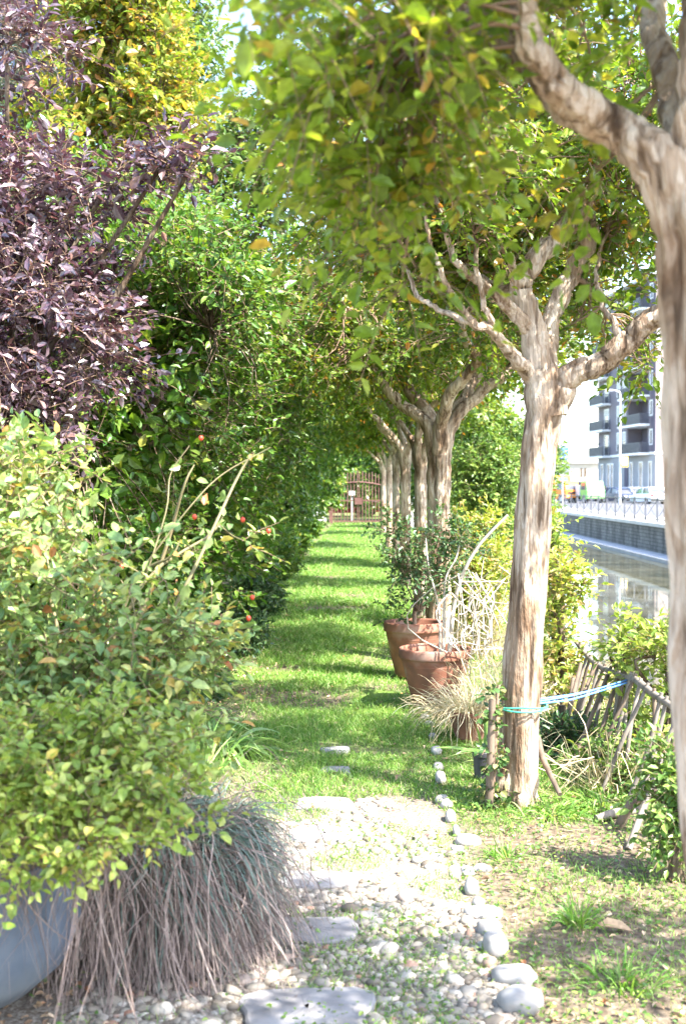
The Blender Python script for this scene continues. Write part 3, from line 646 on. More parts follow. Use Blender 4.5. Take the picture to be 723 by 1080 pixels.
# ------------------------------------------------------------------ trees
def flute_fn(seed, amp=.13, tw=4.0, bump=1.0):
    r = np.random.default_rng(seed); ph = r.uniform(0, 6.28, 6)
    def f(t, th, pts):
        L = t*tw
        k = amp*(np.cos(3*th+ph[0]+L*.9) + .7*np.cos(5*th+ph[1]-L*1.1) + .45*np.cos(8*th+ph[2]+L*1.3) + .34*np.cos(13*th+ph[3]+2*np.sin(L*1.3)) + .22*np.cos(19*th+ph[5]+3*np.sin(L*.9)))
        bumps = bump*(.05*np.sin(9*L+2*th+ph[4]) + .04*np.sin(17*L-th*3+ph[5]))
        return 1 + k*.62 + bumps
    return f
def myrtle(base, trunk, tr, limbs, ells, label, seed, clumps, size=.045, nt=4, nl=8, L=.2, sides=30, leafmat_='myrtle', knots=True, r1=.022, nsec=24, cull=-.35, droop=.25, spread=.8, tw=.0024, knob=.03):
    r = empty('crape_myrtle', base, label, 'tree', 'crape myrtle trees in a row beside the path')
    g = G(); tp = [np.array(p, float) for p in trunk]
    tube(g, tp, tr, sides, flute=flute_fn(seed), n=46)
    pts = []
    for i, (lp, lr) in enumerate(limbs):
        lp = np.array(lp, float); nn = max(12, len(lp)*7)
        q = cmr(lp, nn); q[2:-1] += RNG.normal(size=(nn-3, 3))*.003 + .010*np.sin(np.arange(2, nn-1)*.9+i)[:, None]*nz(RNG.normal(size=3))*(knob > .01)
        tube(g, q, np.interp(np.linspace(0, 1, nn), np.linspace(0, 1, len(lr)), lr)*(1+knob*RNG.normal(size=nn)), max(12, sides//2+2), flute=flute_fn(seed+i+5, .13, 2.0, .6))
        pts.append(q[nn//3:])
    pts = np.concatenate(pts)
    C, out = fill(ells, clumps, cull=cull)
    branchwork(g, pts, C, nsec, r1, .006, mi=1)
    g.build('trunk', [M['bark'], M['twig']], r)
    g = G(); sprays(g, C, out, nt, L, nl, size, spread, droop, .60, 1, 0, tw=tw)
    g.build('crown', [M['twig'], M[leafmat_]], r)
    return r

# nearest tree, at the right edge
D = 2.6
bx = P(796, 513, D)[0]
t1 = [A(bx+.02, D, -.05), A(bx, D, .08), A(bx-.01, D, .5), P(757, 700, D), P(745, 460, D), P(736, 280, D), P(722, 200, D)]
limbs = [
 ([P(728, 245, D), P(694, 172, D), P(645, 130, D+.05), P(600, 112, D+.1), P(570, 75, D+.15), P(530, 40, D+.2), P(480, 0, D+.3), P(380, -60, D+.5), P(300, -110, D+.6)], [.058, .052, .040, .038, .033, .03, .026, .016, .008]),
 ([P(640, 130, D+.05), P(590, 95, D-.05), P(560, 40, D-.1), P(540, -40, D-.1), P(500, -140, D-.2)], [.045, .034, .028, .02, .01]),
 ([P(734, 230, D), P(740, 120, D), P(745, 30, D), P(735, -80, D+.1), P(700, -200, D+.1)], [.062, .055, .05, .038, .015]),
 ([P(732, 220, D), P(712, 100, D+.15), P(690, 40, D+.3), P(690, -60, D+.5), P(650, -150, D+.7)], [.06, .036, .03, .022, .01]),
 ([P(735, 150, D), P(790, 40, D-.2), P(860, -100, D-.4)], [.06, .04, .012]),
]
ells = [(P(360, 15, 2.4), A(.14, .3, .06)), (P(420, 70, 2.7), A(.28, .35, .13)), (P(490, 25, 2.9), A(.3, .4, .14)), (P(375, 185, 3.0), A(.10, .2, .10)), (P(425, 190, 3.0), A(.14, .25, .12)), (P(425, 280, 3.0), A(.05, .12, .04)), (P(345, 110, 2.9), A(.08, .2, .07)),
        (P(600, 20, 3.0), A(.3, .4, .10)), (P(690, 30, 3.0), A(.2, .3, .09)), (P(275, -12, 2.1), A(.07, .2, .03)), (P(620, 185, 2.9), A(.04, .1, .03)), (P(520, 90, 3.1), A(.16, .3, .06)),
        (A(1.05, 2.5, 3.25), A(.95, .95, .36)), (A(1.7, 2.5, 3.1), A(.7, .9, .5)), (A(2.90, 2.85, 2.75), A(.60, .34, .18))]  # last ellipsoid: unseen leaf clump, added to throw shade on the bank strip
myrtle(A(bx, D, 0), t1, [.14, .115, .098, .086, .080, .080, .066], limbs, ells, 'nearest crape myrtle with smooth tan trunk at the right edge', 3, 560, size=.040, nt=5, nl=9, L=.17, sides=72, leafmat_='myrtle_near', r1=.011, cull=-.6, droop=.6, spread=.75, tw=.0016, knob=.008)

# second tree, in the middle of the right half
D = 6.17
q = P(547, 848, D)
t2 = [A(q[0], D, -.06), P(544, 840, D), P(546, 800, D), P(552, 700, D), P(560, 580, D), P(567, 480, D), P(574, 430, D), P(573, 402, D)]
limbs = [
 ([P(578, 440, D), P(570, 390, D), P(562, 345, D), P(549, 305, D), P(560, 280, D), P(590, 248, D+.05), P(612, 225, D+.1), P(598, 210, D+.15), P(575, 190, D+.2), P(560, 165, D+.3), P(520, 90, D+.4)], [.10, .085, .062, .055, .052, .05, .05, .045, .036, .03, .012]),
 ([P(580, 430, D), P(600, 398, D-.05), P(630, 385, D-.1), P(660, 362, D-.15), P(685, 338, D-.2), P(712, 322, D-.25), P(760, 250, D-.3), P(800, 150, D-.3)], [.085, .062, .056, .052, .054, .046, .034, .012]),
 ([P(572, 395, D), P(578, 345, D+.1), P(590, 310, D+.15), P(606, 280, D+.2), P(622, 245, D+.2), P(616, 215, D+.2), P(640, 150, D+.25), P(690, 80, D+.2)], [.06, .045, .045, .045, .042, .036, .025, .01]),
 ([P(560, 350, D), P(530, 318, D-.1), P(505, 296, D-.2), P(480, 275, D-.3), P(462, 215, D-.35), P(430, 150, D-.4)], [.042, .030, .022, .016, .011, .005]),
 ([P(562, 398, D), P(545, 380, D-.1), P(520, 350, D-.2), P(496, 338, D-.3), P(470, 300, D-.4), P(452, 250, D-.5), P(440, 190, D-.5)], [.045, .032, .025, .018, .013, .009, .004]),
 ([P(500, 340, D-.3), P(470, 330, D-.2), P(440, 312, D-.1), P(425, 270, D), P(420, 220, D+.1)], [.018, .013, .011, .009, .004]),
 ([P(520, 350, D-.2), P(505, 300, D-.3), P(500, 240, D-.4), P(490, 170, D-.5)], [.016, .012, .010, .005]),
 ([P(545, 300, D), P(530, 250, D-.2), P(520, 190, D-.3), P(500, 140, D-.4)], [.022, .016, .013, .006]),
 ([P(660, 365, D-.15), P(640, 330, D), P(628, 290, D+.1), P(640, 240, D+.2)], [.02, .014, .011, .006]),
 ([P(610, 218, D+.1), P(640, 205, D+.1), P(680, 192, D), P(720, 150, D), P(760, 90, D)], [.035, .025, .022, .016, .008]),
 ([P(545, 312, D), P(515, 300, D+.3), P(495, 285, D+.5), P(470, 240, D+.8), P(450, 200, D+1)], [.035, .028, .022, .016, .008]),
]
def C3(px, py, d): return P(px, py, d)
ells = [(A(1.15, 7.1, 3.7), A(1.35, 1.4, .8)), (A(.3, 6.6, 3.25), A(.65, .9, .42)), (C3(470, 180, 5.8), A(.45, .6, .35)), (C3(660, 160, 6.2), A(.5, .7, .45)), (C3(640, 290, 6.6), A(.22, .4, .22)), (C3(620, 350, 6.5), A(.20, .3, .07)), (C3(520, 250, 6.9), A(.3, .4, .25)), (C3(430, 260, 6.2), A(.22, .4, .22)), (A(2.2, 6.0, 3.3), A(.7, .9, .5)), (C3(690, 385, 6.4), A(.10, .2, .05)), (C3(430, 235, 6.0), A(.25, .3, .18)), (C3(500, 250, 5.8), A(.2, .2, .10)), (C3(430, 290, 6.1), A(.12, .2, .09)), (C3(450, 285, 6.9), A(.35, .5, .22)), (C3(520, 300, 7.2), A(.3, .4, .2)), (C3(500, 200, 7.0), A(.4, .5, .3)), (C3(400, 240, 7.2), A(.3, .5, .25))]
myrtle(A(q[0], D, 0), t2, [.14, .112, .097, .089, .083, .083, .090, .085], limbs, ells, 'pale peeling crape myrtle forking at head height, tied with blue cord', 20, 1350, size=.042, nt=4, nl=9, L=.2, sides=72, nsec=34, cull=-.45)

# trees further down the row
def rowtree(px, D, r0, fork, label, seed, clumps, size, lean=0.0, cs=1.0):
    b = P(px, 513, D); b[2] = 0
    x, y = b[0], D; rr = np.random.default_rng(seed)
    tz = fork
    tp = [A(x, y, -.05), A(x, y, .15), A(x+lean*.3, y, tz*.5), A(x+lean, y, tz*.85), A(x+lean, y, tz)]
    limbs = []; top = A(x+lean, y, tz)
    for k in range(5):
        a = k*2*pi/5 + rr.uniform(-.4, .4) + seed
        dx, dy = cos(a), sin(a)
        p = [top-Z*.25]
        cur = top + A(dx*.12, dy*.12, .12)
        for j in range(5):
            p.append(cur.copy()); k2 = .30*(1+.15*rr.normal())
            a2 = a + rr.normal()*.5
            cur = cur + A(cos(a2)*k2*.8, sin(a2)*k2*.8, .20+.14*rr.random())
        limbs.append((p, [r0*.75, r0*.5, r0*.42, r0*.36, r0*.26, r0*.10]))
    ells = [(A(x-.1+.3*rr.normal(), y, tz+1.45), A(1.5*cs, 1.5+.6*rr.random(), .9)), (A(x-.8, y+.9*rr.normal(), tz+1.05), A(.8*cs, 1.0+.6*rr.random(), .6)), (A(x+.7, y+.6*rr.normal(), tz+1.3), A(1.0, 1.2, .8)), (A(x-.5, y+.5, tz+.8), A(.4*cs, .6, .3))]
    return myrtle(b, tp, [r0*1.2, r0*.95, r0*.84, r0*.84, r0*.9], limbs, ells, label, seed, clumps, size=size, nt=4, nl=8, L=.24, sides=22, nsec=22, cull=-.4, r1=.02)
rowtree(463, 11.2, .125, 2.05, 'third crape myrtle rising behind the terracotta pots', 31, 850, .052)
rowtree(443, 14.8, .085, 2.05, 'slim crape myrtle just behind the third trunk of the row', 32, 700, .062)
rowtree(427, 19.5, .095, 2.1, 'fifth crape myrtle with a pale straight trunk above the potted shrub', 33, 600, .07)
rowtree(417.5, 25, .085, 2.1, 'sixth crape myrtle, a narrow grey trunk halfway to the gate', 34, 450, .085)
rowtree(410, 31.5, .09, 2.2, 'seventh crape myrtle, a pale trunk near the gate', 35, 380, .10)
rowtree(404, 40, .095, 2.2, 'farthest crape myrtle, beside the right gate post', 36, 300, .12)

# left-hand trees
def bushtree(name, base, label, cat, group, ells, clumps, leafm, size, trunk_r=.09, trunk_h=1.6, bark='bark_dark', nt=5, nl=8, L=.26, inner=0, shell=.42, cull=-.3, nf=1.5, spread=.8, droop=.15, wr=.55, nsec=16, innersize=.12, twigs=True, tw=.0026, zmin=.05, jit=.35):
    r = empty(name, base, label, cat, group)
    g = G(); x, y = base[0], base[1]
    e0 = np.mean([e[0] for e in ells], 0)
    top = A(x*.6+e0[0]*.4, y*.6+e0[1]*.4, max(trunk_h, .2))
    tp = [A(x, y, base[2]-.05), A(x, y, base[2]+.2*trunk_h), (A(x, y, trunk_h*.5)+top)/2, top]
    tube(g, tp, [trunk_r*1.4, trunk_r, trunk_r*.8, trunk_r*.7], 12, n=14, flute=flute_fn(int(abs(x*100)+y), .08))
    C, out = fill(ells, clumps, shell=shell, cull=cull, nf=nf, zmin=zmin)
    lim = []
    for e in ells:
        q_ = cmr([top-Z*.2, (top+e[0])/2+RNG.normal(size=3)*.08, e[0]*.9+top*.1, e[0]], 12)
        tube(g, q_, np.linspace(trunk_r*.42, trunk_r*.10, 12), 8); lim.append(q_[3:])
    branchwork(g, np.concatenate(lim), C, nsec, trunk_r*.22, max(trunk_r*.07, .003), mi=0)
    g.build('trunk', [M[bark]], r)
    g = G(); sprays(g, C, out, nt, L, nl, size, spread, droop, wr, 1, 0, tw=tw, twigs=twigs, jit=jit)
    if inner:
        Ci, oi = fill([(e[0], e[1]*.72) for e in ells], inner, shell=.4, cull=-9, zmin=zmin)
        leaf(g, Ci, RNG.normal(size=Ci.shape), Z+RNG.normal(size=Ci.shape)*.9, innersize*RNG.uniform(.7, 1.3, len(Ci)), .6, mi=1)
    g.build('crown', [M['twig'], M[leafm]], r)
    return r
HG = 'hornbeam trees hedging the left side of the path'
def hb(d, xo, h, clumps, size, label, over=0.0, inner=2500, mt='hedge', extra=None):
    x = -2.35+SK*d+xo
    ells = [(A(x, d, h*.34), A(1.15, 1.7, h*.33)), (A(x+.35+over*.12, d, h*.62), A(1.25+over*.05, 1.7, h*.27)), (A(x+.1, d+.3, h*.85), A(1.1, 1.4, h*.20))]
    if over: ells.append((A(x+1.1+over*.45, d+.2, max(h*.72, 2.3+.02*d+.65)), A(.75, 1.3, .5)))
    if extra: ells += extra
    bushtree('hornbeam_tree', A(x, d, 0), label, 'tree', HG, ells, clumps, mt, size, .10, 1.4, inner=inner)
hb(9.4, 0, 3.9, 1500, .050, 'dense bright green hornbeam nearest the camera, behind the rose bush', .25, 4000)
hb(12.8, -.1, 4.6, 1150, .056, 'second hornbeam along the left of the path, overhanging the grass', 1.1, 3500)
hb(16.5, 0, 4.4, 900, .064, 'third hornbeam from the camera, deep green above the shaded path', 1.3, 3000)
hb(21, .05, 4.6, 700, .075, 'fourth hornbeam from the camera, midway down the path', 1.3, 2500)
hb(26.5, .1, 4.8, 520, .09, 'fifth hornbeam, its branches meeting the myrtle row', 1.0, 2000)
hb(33, .15, 5.0, 420, .105, 'sixth hornbeam, well down the path towards the gate', 1.1, 1800)
hb(40, .2, 5.2, 380, .12, 'seventh hornbeam, in the shade before the gate', 1.2, 1600)
hb(47.5, .25, 5.2, 360, .13, 'last hornbeam, touching the left gate post', 1.0, 1500)

# purple plum
pe = [(P(15, 330, 6.9), A(.75, .7, .55)), (P(60, 290, 7.0), A(.40, .5, .30)), (P(110, 195, 6.9), A(.45, .4, .13)), (P(175, 165, 6.8), A(.20, .25, .09)), (P(215, 160, 6.8), A(.06, .15, .04)), (P(30, 430, 6.8), A(.30, .4, .22)), (P(115, 370, 7.0), A(.22, .3, .14)), (P(-10, 210, 7.0), A(.5, .6, .3)), (P(10, 40, 7.2), A(.38, .5, .28)), (P(-60, 420, 6.9), A(.5, .5, .5)), (P(-80, 200, 7.2), A(.8, .7, .8))]
bushtree('plum_tree', A(-2.35, 7.2, 0), 'purple leaved plum tree at the left edge with a glossy dark crown', 'tree', None, pe, 640, 'plum', .052, .055, 1.7, nt=4, nl=8, L=.22, inner=700, cull=-.9, wr=.48, innersize=.09, spread=.7)
# yellowing maple behind
ye = [(P(130, 90, 14), A(.85, .9, .95)), (P(120, 10, 14), A(.7, .8, .6)), (P(170, 130, 13.8), A(.45, .6, .45)), (P(75, 130, 14), A(.5, .6, .5)), (P(110, 190, 14), A(.8, .8, .5)), (P(135, -80, 14.2), A(.8, .8, .8))]
bushtree('maple_tree', A(-2.7, 14, 0), 'tall tree with yellow and orange tinged leaves behind the purple plum', 'tree', None, ye, 950, 'yellow', .075, .11, 3.6, nt=4, nl=8, L=.3, inner=900, cull=-.3)
# light green tree behind
le = [(P(250, 160, 20), A(1.0, 1.2, .9)), (P(310, 120, 20), A(1.1, 1.2, 1.1)), (P(280, 230, 20), A(1.4, 1.3, .9)), (P(210, 205, 20), A(.6, .8, .6)), (P(340, 40, 21), A(1.0, 1.2, 1.0)), (P(190, 280, 20), A(.8, 1, .9))]
bushtree('ash_tree', A(-2.6, 20, 0), 'airy light green tree with sky showing through, behind the hornbeams', 'tree', None, le, 620, 'hedge2', .085, .13, 4.2, nt=4, nl=8, L=.42, cull=-.1, nf=1.1, shell=.6, inner=0)
# tall trees behind and conifer
te = [(P(190, 30, 26), A(.9, 1.2, 1.6)), (P(180, 130, 26), A(1.0, 1.3, 1.3)), (P(195, -80, 26), A(.9, 1.2, 1.5))]
bushtree('poplar_tree', A(-3.5, 26, 0), 'tall narrow green tree rising behind the yellow maple', 'tree', None, te, 520, 'hedge2', .10, .16, 6.5, nt=4, nl=8, L=.4, inner=600)
ce = [(P(50, 95, 17), A(.8, .9, .5)), (P(20, 120, 17), A(.9, .9, .4)), (P(60, 30, 17.5), A(.6, .8, .5)), (P(20, 10, 17.5), A(.9, .8, .5)), (P(-20, 180, 17), A(1, 1, .5))]
bushtree('cedar_tree', A(-4.3, 17, 0), 'grey green cedar showing between the plum and the maple', 'tree', None, ce, 500, 'conifer', .11, .16, 5.0, nt=6, nl=9, L=.4, wr=.12, inner=700, innersize=.1)
# further green mass behind the plum and hornbeams so no ground shows through
for k, (px, d, h, lab) in enumerate(((-60, 12, 4.4, 'dark green laurel far left behind the purple plum'), (120, 11.5, 3.7, 'green laurel filling the gap below the plum branches'), (40, 22, 5.4, 'tall laurel far behind the cedar'), (-20, 9.2, 2.6, 'low laurel behind the rose bush at the left edge'), (302, 50, 5.5, 'laurel screen behind the garden wall left of the gate'), (330, 27, 3.0, 'low laurel under the fifth hornbeam'))):
    q = P(px, 513, d)
    if k == 5: q[0] = -2.4
    s = 1.0 if k != 4 else 1.6
    bushtree('laurel_tree', A(q[0], d, 0), lab, 'tree', 'laurels behind the hedge', [(A(q[0], d, h*.4), A(1.5*s, 1.0, h*.4)), (A(q[0], d, h*.75), A(1.3*s, .9, h*.3))], 520, 'hedge', .05+.0022*d, .09, 1.2, inner=2200, innersize=.14)

# ------------------------------------------------------------------ trees and shrubs beyond the gate and on the canal bank
for px, d, h, rx, mt, lab in ((380, 64, 6.5, 3.0, 'hedge', 'broad green tree closing the view behind the gate'), (425, 58, 6.0, 2.4, 'hedge', 'tree right of the gate behind the myrtle trunks'), (350, 75, 9, 4, 'hedge2', 'tall light tree far behind the gate'), (480, 46, 5.0, 1.8, 'hedge2', 'leafy tree on the canal bank near the gate')):
    q = P(px, 513, d)
    bushtree('lime_tree', A(q[0], d, 0), lab, 'tree', 'trees beyond the garden', [(A(q[0], d, h*.30), A(rx, 1.5, h*.3)), (A(q[0], d, h*.65), A(rx, 1.6, h*.35))], 420, mt, .16, .2, 2, inner=1500, innersize=.3, L=.5)
def shrub(px, py, d, rx, rz_, mt, label, clumps=200, size=.05, name='bank_shrub', base_z=None, inner=300, group='shrubs along the canal bank', L=.2, nt=4, cull=-.35, ry=None, wr=.5, nl=7, bark='bark_dark', twigs=True, spread=.8, droop=.15):
    c = P(px, py, d); u = c[0]-SK*d
    zb = float(zprof(np.array(u))) if base_z is None else base_z
    ry = ry or rx
    ells = [(c, A(rx, ry, rz_))]
    lo = (c[2]-zb)
    if lo > rz_*1.1: ells.append((A(c[0], c[1], zb+(lo)*.5), A(rx*(.7 if rx > .2 else .3), ry*.6, lo*.45)))
    return bushtree(name, A(c[0], d, zb), label, 'shrub', group, ells, clumps, mt, size, .03, max(zb+.3, c[2]-rz_), inner=inner, innersize=size*2, L=L, nt=nt, nl=nl, cull=cull, zmin=zb+.02, wr=wr, bark=bark, nsec=10, tw=.0018, twigs=twigs, spread=spread, droop=droop)
shrub(512, 500, 19, .62, .55, 'bank', 'tall fresh green shrub seen between the second and third myrtle trunks', 460, .06, inner=900)
shrub(515, 455, 23, .9, .7, 'bank', 'leafy green shrub high behind the second myrtle trunk', 420, .07, inner=900)
shrub(490, 545, 26, .9, .9, 'bank', 'green shrub on the bank behind the third myrtle', 420, .075, inner=900)
shrub(500, 570, 14, .5, .35, 'goldbush', 'yellow green bush behind the bare arching branch', 260, .05)
shrub(512, 620, 11.5, .30, .36, 'goldbush', 'yellow green bush left of the second myrtle trunk', 200, .045)
shrub(592, 612, 8.2, .15, .15, 'goldbush', 'yellow green shrub with pinkish tips just right of the second trunk', 90, .042, inner=20, L=.16)
shrub(585, 560, 9.0, .10, .10, 'lime', 'bright green shoot of leaves against the canal wall', 60, .045, inner=10, L=.16)
shrub(560, 480, 24, .6, .8, 'bank', 'green shrub on the bank hidden behind the second trunk', 240, .07)
shrub(672, 812, 6.7, .30, .14, 'bank', 'green ivy like shrub growing through the broken fence', 170, .036, inner=200, L=.13, ry=.6)
shrub(705, 690, 6.8, .14, .10, 'lime', 'lime green wisteria shoots above the broken fence', 50, .05, inner=20, L=.22)
shrub(660, 670, 7.2, .10, .07, 'lime', 'small lime green shoot standing above the fence rail', 36, .045, inner=0, L=.14)
shrub(712, 830, 5.0, .10, .18, 'bank', 'green leaves crowding beside the nearest trunk', 70, .036, inner=60, L=.12)
shrub(592, 790, 7.3, .16, .14, 'dkshrub', 'dark green ivy clump right of the second trunk', 90, .04, inner=40, L=.12)
shrub(545, 540, 30, 1.0, 1.0, 'bank', 'distant green shrub along the canal bank', 300, .09, inner=700)

# ------------------------------------------------------------------ left foreground: rose, lime shrub, dry mound, bowl, strap leaves
re_ = [(P(100, 610, 4.3), A(.48, .42, .30)), (P(20, 560, 4.4), A(.35, .4, .28)), (P(190, 570, 4.4), A(.28, .35, .22)), (P(235, 545, 4.5), A(.14, .2, .20)), (P(200, 640, 4.3), A(.15, .3, .20)), (P(40, 500, 4.5), A(.20, .3, .10)), (P(205, 490, 4.5), A(.10, .15, .09)), (P(268, 478, 4.5), A(.07, .1, .04)), (P(100, 700, 4.2), A(.45, .4, .22)), (P(-60, 600, 4.3), A(.4, .5, .4)), (P(60, 780, 4.1), A(.4, .4, .2))]
rose = bushtree('rose_bush', A(-1.05, 4.5, 0), 'sprawling rose bush with red hips on the left', 'shrub', None, re_, 520, 'rose', .037, .022, .8, bark='cane', nt=4, nl=8, L=.16, inner=500, innersize=.04, spread=1.0, cull=-.25, wr=.6, nsec=26, tw=.0018)
g = G()
for (pts_, r0) in (([(0, 690, 4.2), (60, 615, 4.1), (110, 590, 4.1), (160, 610, 4.2)], .006), ([(0, 685, 4.0), (80, 660, 4.0), (130, 625, 3.95)], .007), ([(-30, 590, 4.1), (30, 605, 4.0), (80, 632, 4.0), (120, 650, 4.0)], .006), ([(150, 600, 4.3), (200, 535, 4.3), (235, 500, 4.35), (285, 472, 4.4)], .005), ([(150, 620, 4.3), (175, 540, 4.35), (180, 500, 4.4), (200, 470, 4.4)], .005), ([(80, 705, 4.0), (130, 660, 4.0), (150, 640, 4.0)], .007), ([(0, 540, 4.3), (20, 520, 4.25), (45, 500, 4.3)], .006)):
    p_ = [P(*t) for t in pts_]; tube(g, p_, np.linspace(r0*.6, r0*.3, len(p_)), 6, n=16)
g.build('cane', M['cane'], rose)
for px, py in ((205, 545), (256, 548), (212, 462), (262, 652), (155, 708), (266, 630), (128, 598), (240, 700), (187, 715), (283, 560), (100, 640)):
    q = P(px, py, 4.1+RNG.random()*.15); g = G(); lathe(g, [(.001, -.010), (.006, -.007), (.0085, 0), (.006, .007), (.001, .009)], q, 10); g.build('rose_hip', M['hip'], rose)

lime_e = [(P(60, 830, 3.35), A(.26, .22, .11)), (P(140, 805, 3.4), A(.16, .2, .07)), (P(10, 790, 3.4), A(.24, .22, .10)), (P(100, 870, 3.25), A(.20, .15, .09)), (P(170, 850, 3.3), A(.12, .15, .08)), (P(20, 890, 3.2), A(.16, .15, .08)), (P(-60, 830, 3.3), A(.25, .25, .2)), (P(110, 765, 3.5), A(.18, .2, .04))]
bushtree('spirea_bush', A(-.95, 3.75, .25), 'bright lime green low bush spilling over the dry stems at left', 'shrub', None, lime_e, 230, 'lime', .027, .014, .7, nt=4, nl=8, L=.11, inner=120, innersize=.035, bark='cane', cull=-.4, wr=.62, nsec=20, tw=.0013)

def ribbons(g, base, d, L, w_, droop, K=6, mi=0, wig=.0, power=2.0):
    N = len(base); d = nz(d); t = np.linspace(0, 1, K)
    L = (np.asarray(L)*np.ones(N))[:, None, None]; dr = (np.asarray(droop)*np.ones(N))[:, None, None]
    tt = t[None, :, None]
    c = base[:, None] + d[:, None]*L*tt - Z*(dr*L*tt**power)
    if wig: c = c + RNG.normal(size=(N, 1, 3))*wig*L*np.sin(tt*3.1) + RNG.normal(size=(N, 1, 3))*wig*.6*L*np.sin(tt*6.5+1)*tt
    s = nz(np.cross(d, Z) + RNG.normal(size=(N, 3))*.5)[:, None]
    ww = (np.asarray(w_)*np.ones(N))[:, None, None]*(np.minimum(1, (1.02-t)*2.2)**.8)[None, :, None]
    v = np.stack([c-s*ww/2, c+s*ww/2], 2).reshape(N, -1, 3)
    b = (np.arange(N)*2*K)[:, None]; k = np.arange(K-1)*2
    f = np.stack([b+k, b+k+1, b+k+3, b+k+2], -1).reshape(-1, 4)
    g.add(v.reshape(-1, 3), f, mi, False); return c
def floorclip(g):
    for i, v in enumerate(g.v):
        h = gz(v[:, 0], v[:, 1])+.004; v[:, 2] = np.maximum(v[:, 2], h)

# dry drooping mound
mc = A(-.66, 4.3, 0)
r = empty('dry_lavender', mc, 'large mound of dry brown drooping stems in front of the rose bush', 'plant')
g = G()
for N, zl, zh, ll, lh, dl, dh, ww in ((2200, .30, .50, .22, .42, .9, 2.2, .0042), (1500, .15, .42, .15, .40, .4, 1.6, .0050), (700, .35, .52, .30, .55, .8, 1.7, .0034)):
    th = RNG.uniform(0, 2*pi, N); rr = np.sqrt(RNG.random(N))*.27
    tuft = nz(RNG.normal(size=(60, 3)))[RNG.integers(0, 60, N)]*.6
    b = mc + np.stack([rr*np.cos(th)*1.25-.04, rr*np.sin(th)*1.1, zl+(zh-zl)*RNG.random(N)-rr*.3], -1)
    out = np.stack([np.cos(th), np.sin(th), RNG.uniform(-.1, .9, N)], -1) + tuft + RNG.normal(size=(N, 3))*.35
    ribbons(g, b, out, RNG.uniform(ll, lh, N), RNG.uniform(.6, 1.5, N)*ww, RNG.uniform(dl, dh, N), 9, wig=.16)
N = 260; b = np.array([P(RNG.uniform(-40, 130), RNG.uniform(860, 900), RNG.uniform(3.35, 3.6)) for _ in range(N)])
ribbons(g, b, RNG.normal(size=(N, 3))*.5+A(.1, -.1, -.6), RNG.uniform(.12, .42, N), RNG.uniform(.002, .0045, N), RNG.uniform(.3, .9, N), 8, wig=.10)
floorclip(g); g.build('stems', M['brown'], r)
g = G(); N = 1500; th = RNG.uniform(-2.4, 1.6, N); rr = np.sqrt(RNG.random(N))*.30
b = mc + A(.03, .02, 0) + np.stack([rr*np.cos(th), rr*np.sin(th), .32+.18*RNG.random(N)-rr*.25], -1)
out = np.stack([np.cos(th)*.9, np.sin(th)*.7, RNG.uniform(-.1, 1.0, N)], -1)+RNG.normal(size=(N, 3))*.3
ribbons(g, b, out, RNG.uniform(.12, .30, N), RNG.uniform(.004, .007, N), RNG.uniform(.3, 1.6, N), 6, wig=.06)
floorclip(g); g.build('grey_green_leaves', M['lavender'], r)
g = G(); N = 700; th = RNG.uniform(0, 2*pi, N); rr = np.sqrt(RNG.random(N))*.36
b = mc + np.stack([rr*np.cos(th), rr*np.sin(th), 0*th], -1)
ribbons(g, b, RNG.normal(size=(N, 3))*.35+Z, RNG.uniform(.2, .45, N), .007, .2, 5, wig=.05); floorclip(g); g.build('woody_base', M['brown'], r)

# round metal bowl
bc = A(*P(-60, 513, 3.75)[:2], 0)
r = empty('planter_bowl', bc, 'big round blue grey metal bowl half hidden by dry stems at lower left', 'planter')
g = G(); prof = [(.02, .0), (.16, .01), (.27, .05), (.36, .13), (.405, .24), (.415, .36), (.40, .46), (.41, .475), (.395, .48), (.38, .46), (.385, .40)]
lathe(g, [(a, b_+.02) for a, b_ in prof], bc, 64); g.build('bowl', M['zinc'], r)
g = G(); lathe(g, [(.001, .43), (.2, .44), (.385, .42)], bc, 40); g.build('soil', M['ground'], r)

# strap leaves (day lily) and small border plants
def clump(name, c, n, L, w_, mt, label, cat, spread=.8, rad=.06, droop=(.3, .9), up=(.6, 1.3), group=None, wig=.02):
    c = A(*c); r_ = RNG.uniform(0, rad, n); th = RNG.uniform(0, 2*pi, n)
    b = c + np.stack([r_*np.cos(th), r_*np.sin(th), 0*th], -1); b[:, 2] = gz(b[:, 0], b[:, 1])-.005 if c[2] == 0 else c[2]
    out = np.stack([np.cos(th)*spread, np.sin(th)*spread, RNG.uniform(*up, n)], -1) + RNG.normal(size=(n, 3))*.2
    g = G(); ribbons(g, b, out, RNG.uniform(.6, 1.1, n)*L, w_*RNG.uniform(.7, 1.2, n), RNG.uniform(*droop, n), 8, wig=wig); floorclip(g) if c[2] == 0 else 0
    return tag(g.build(name, mt), label, cat, group)
q = PG(212, 800)
q = A(-.72, 6.0, 0)
clump('day_lily', (-.72, 7.2, 0), 150, .66, .017, M['strap'], 'clump of long arching strap leaves beside the stepping stones', 'plant', .75, .10, (.5, 1.3))
clump('day_lily', (-.98, 7.9, 0), 90, .6, .015, M['strap'], 'smaller strap leaf clump behind the large arching one', 'plant', .7, .09, (.4, 1.1))
clump('iris', (-.80, 6.5, 0), 70, .6, .017, M['strap'], 'upright strap leaves between the rose and the mound', 'plant', .4, .12, (.1, .5))
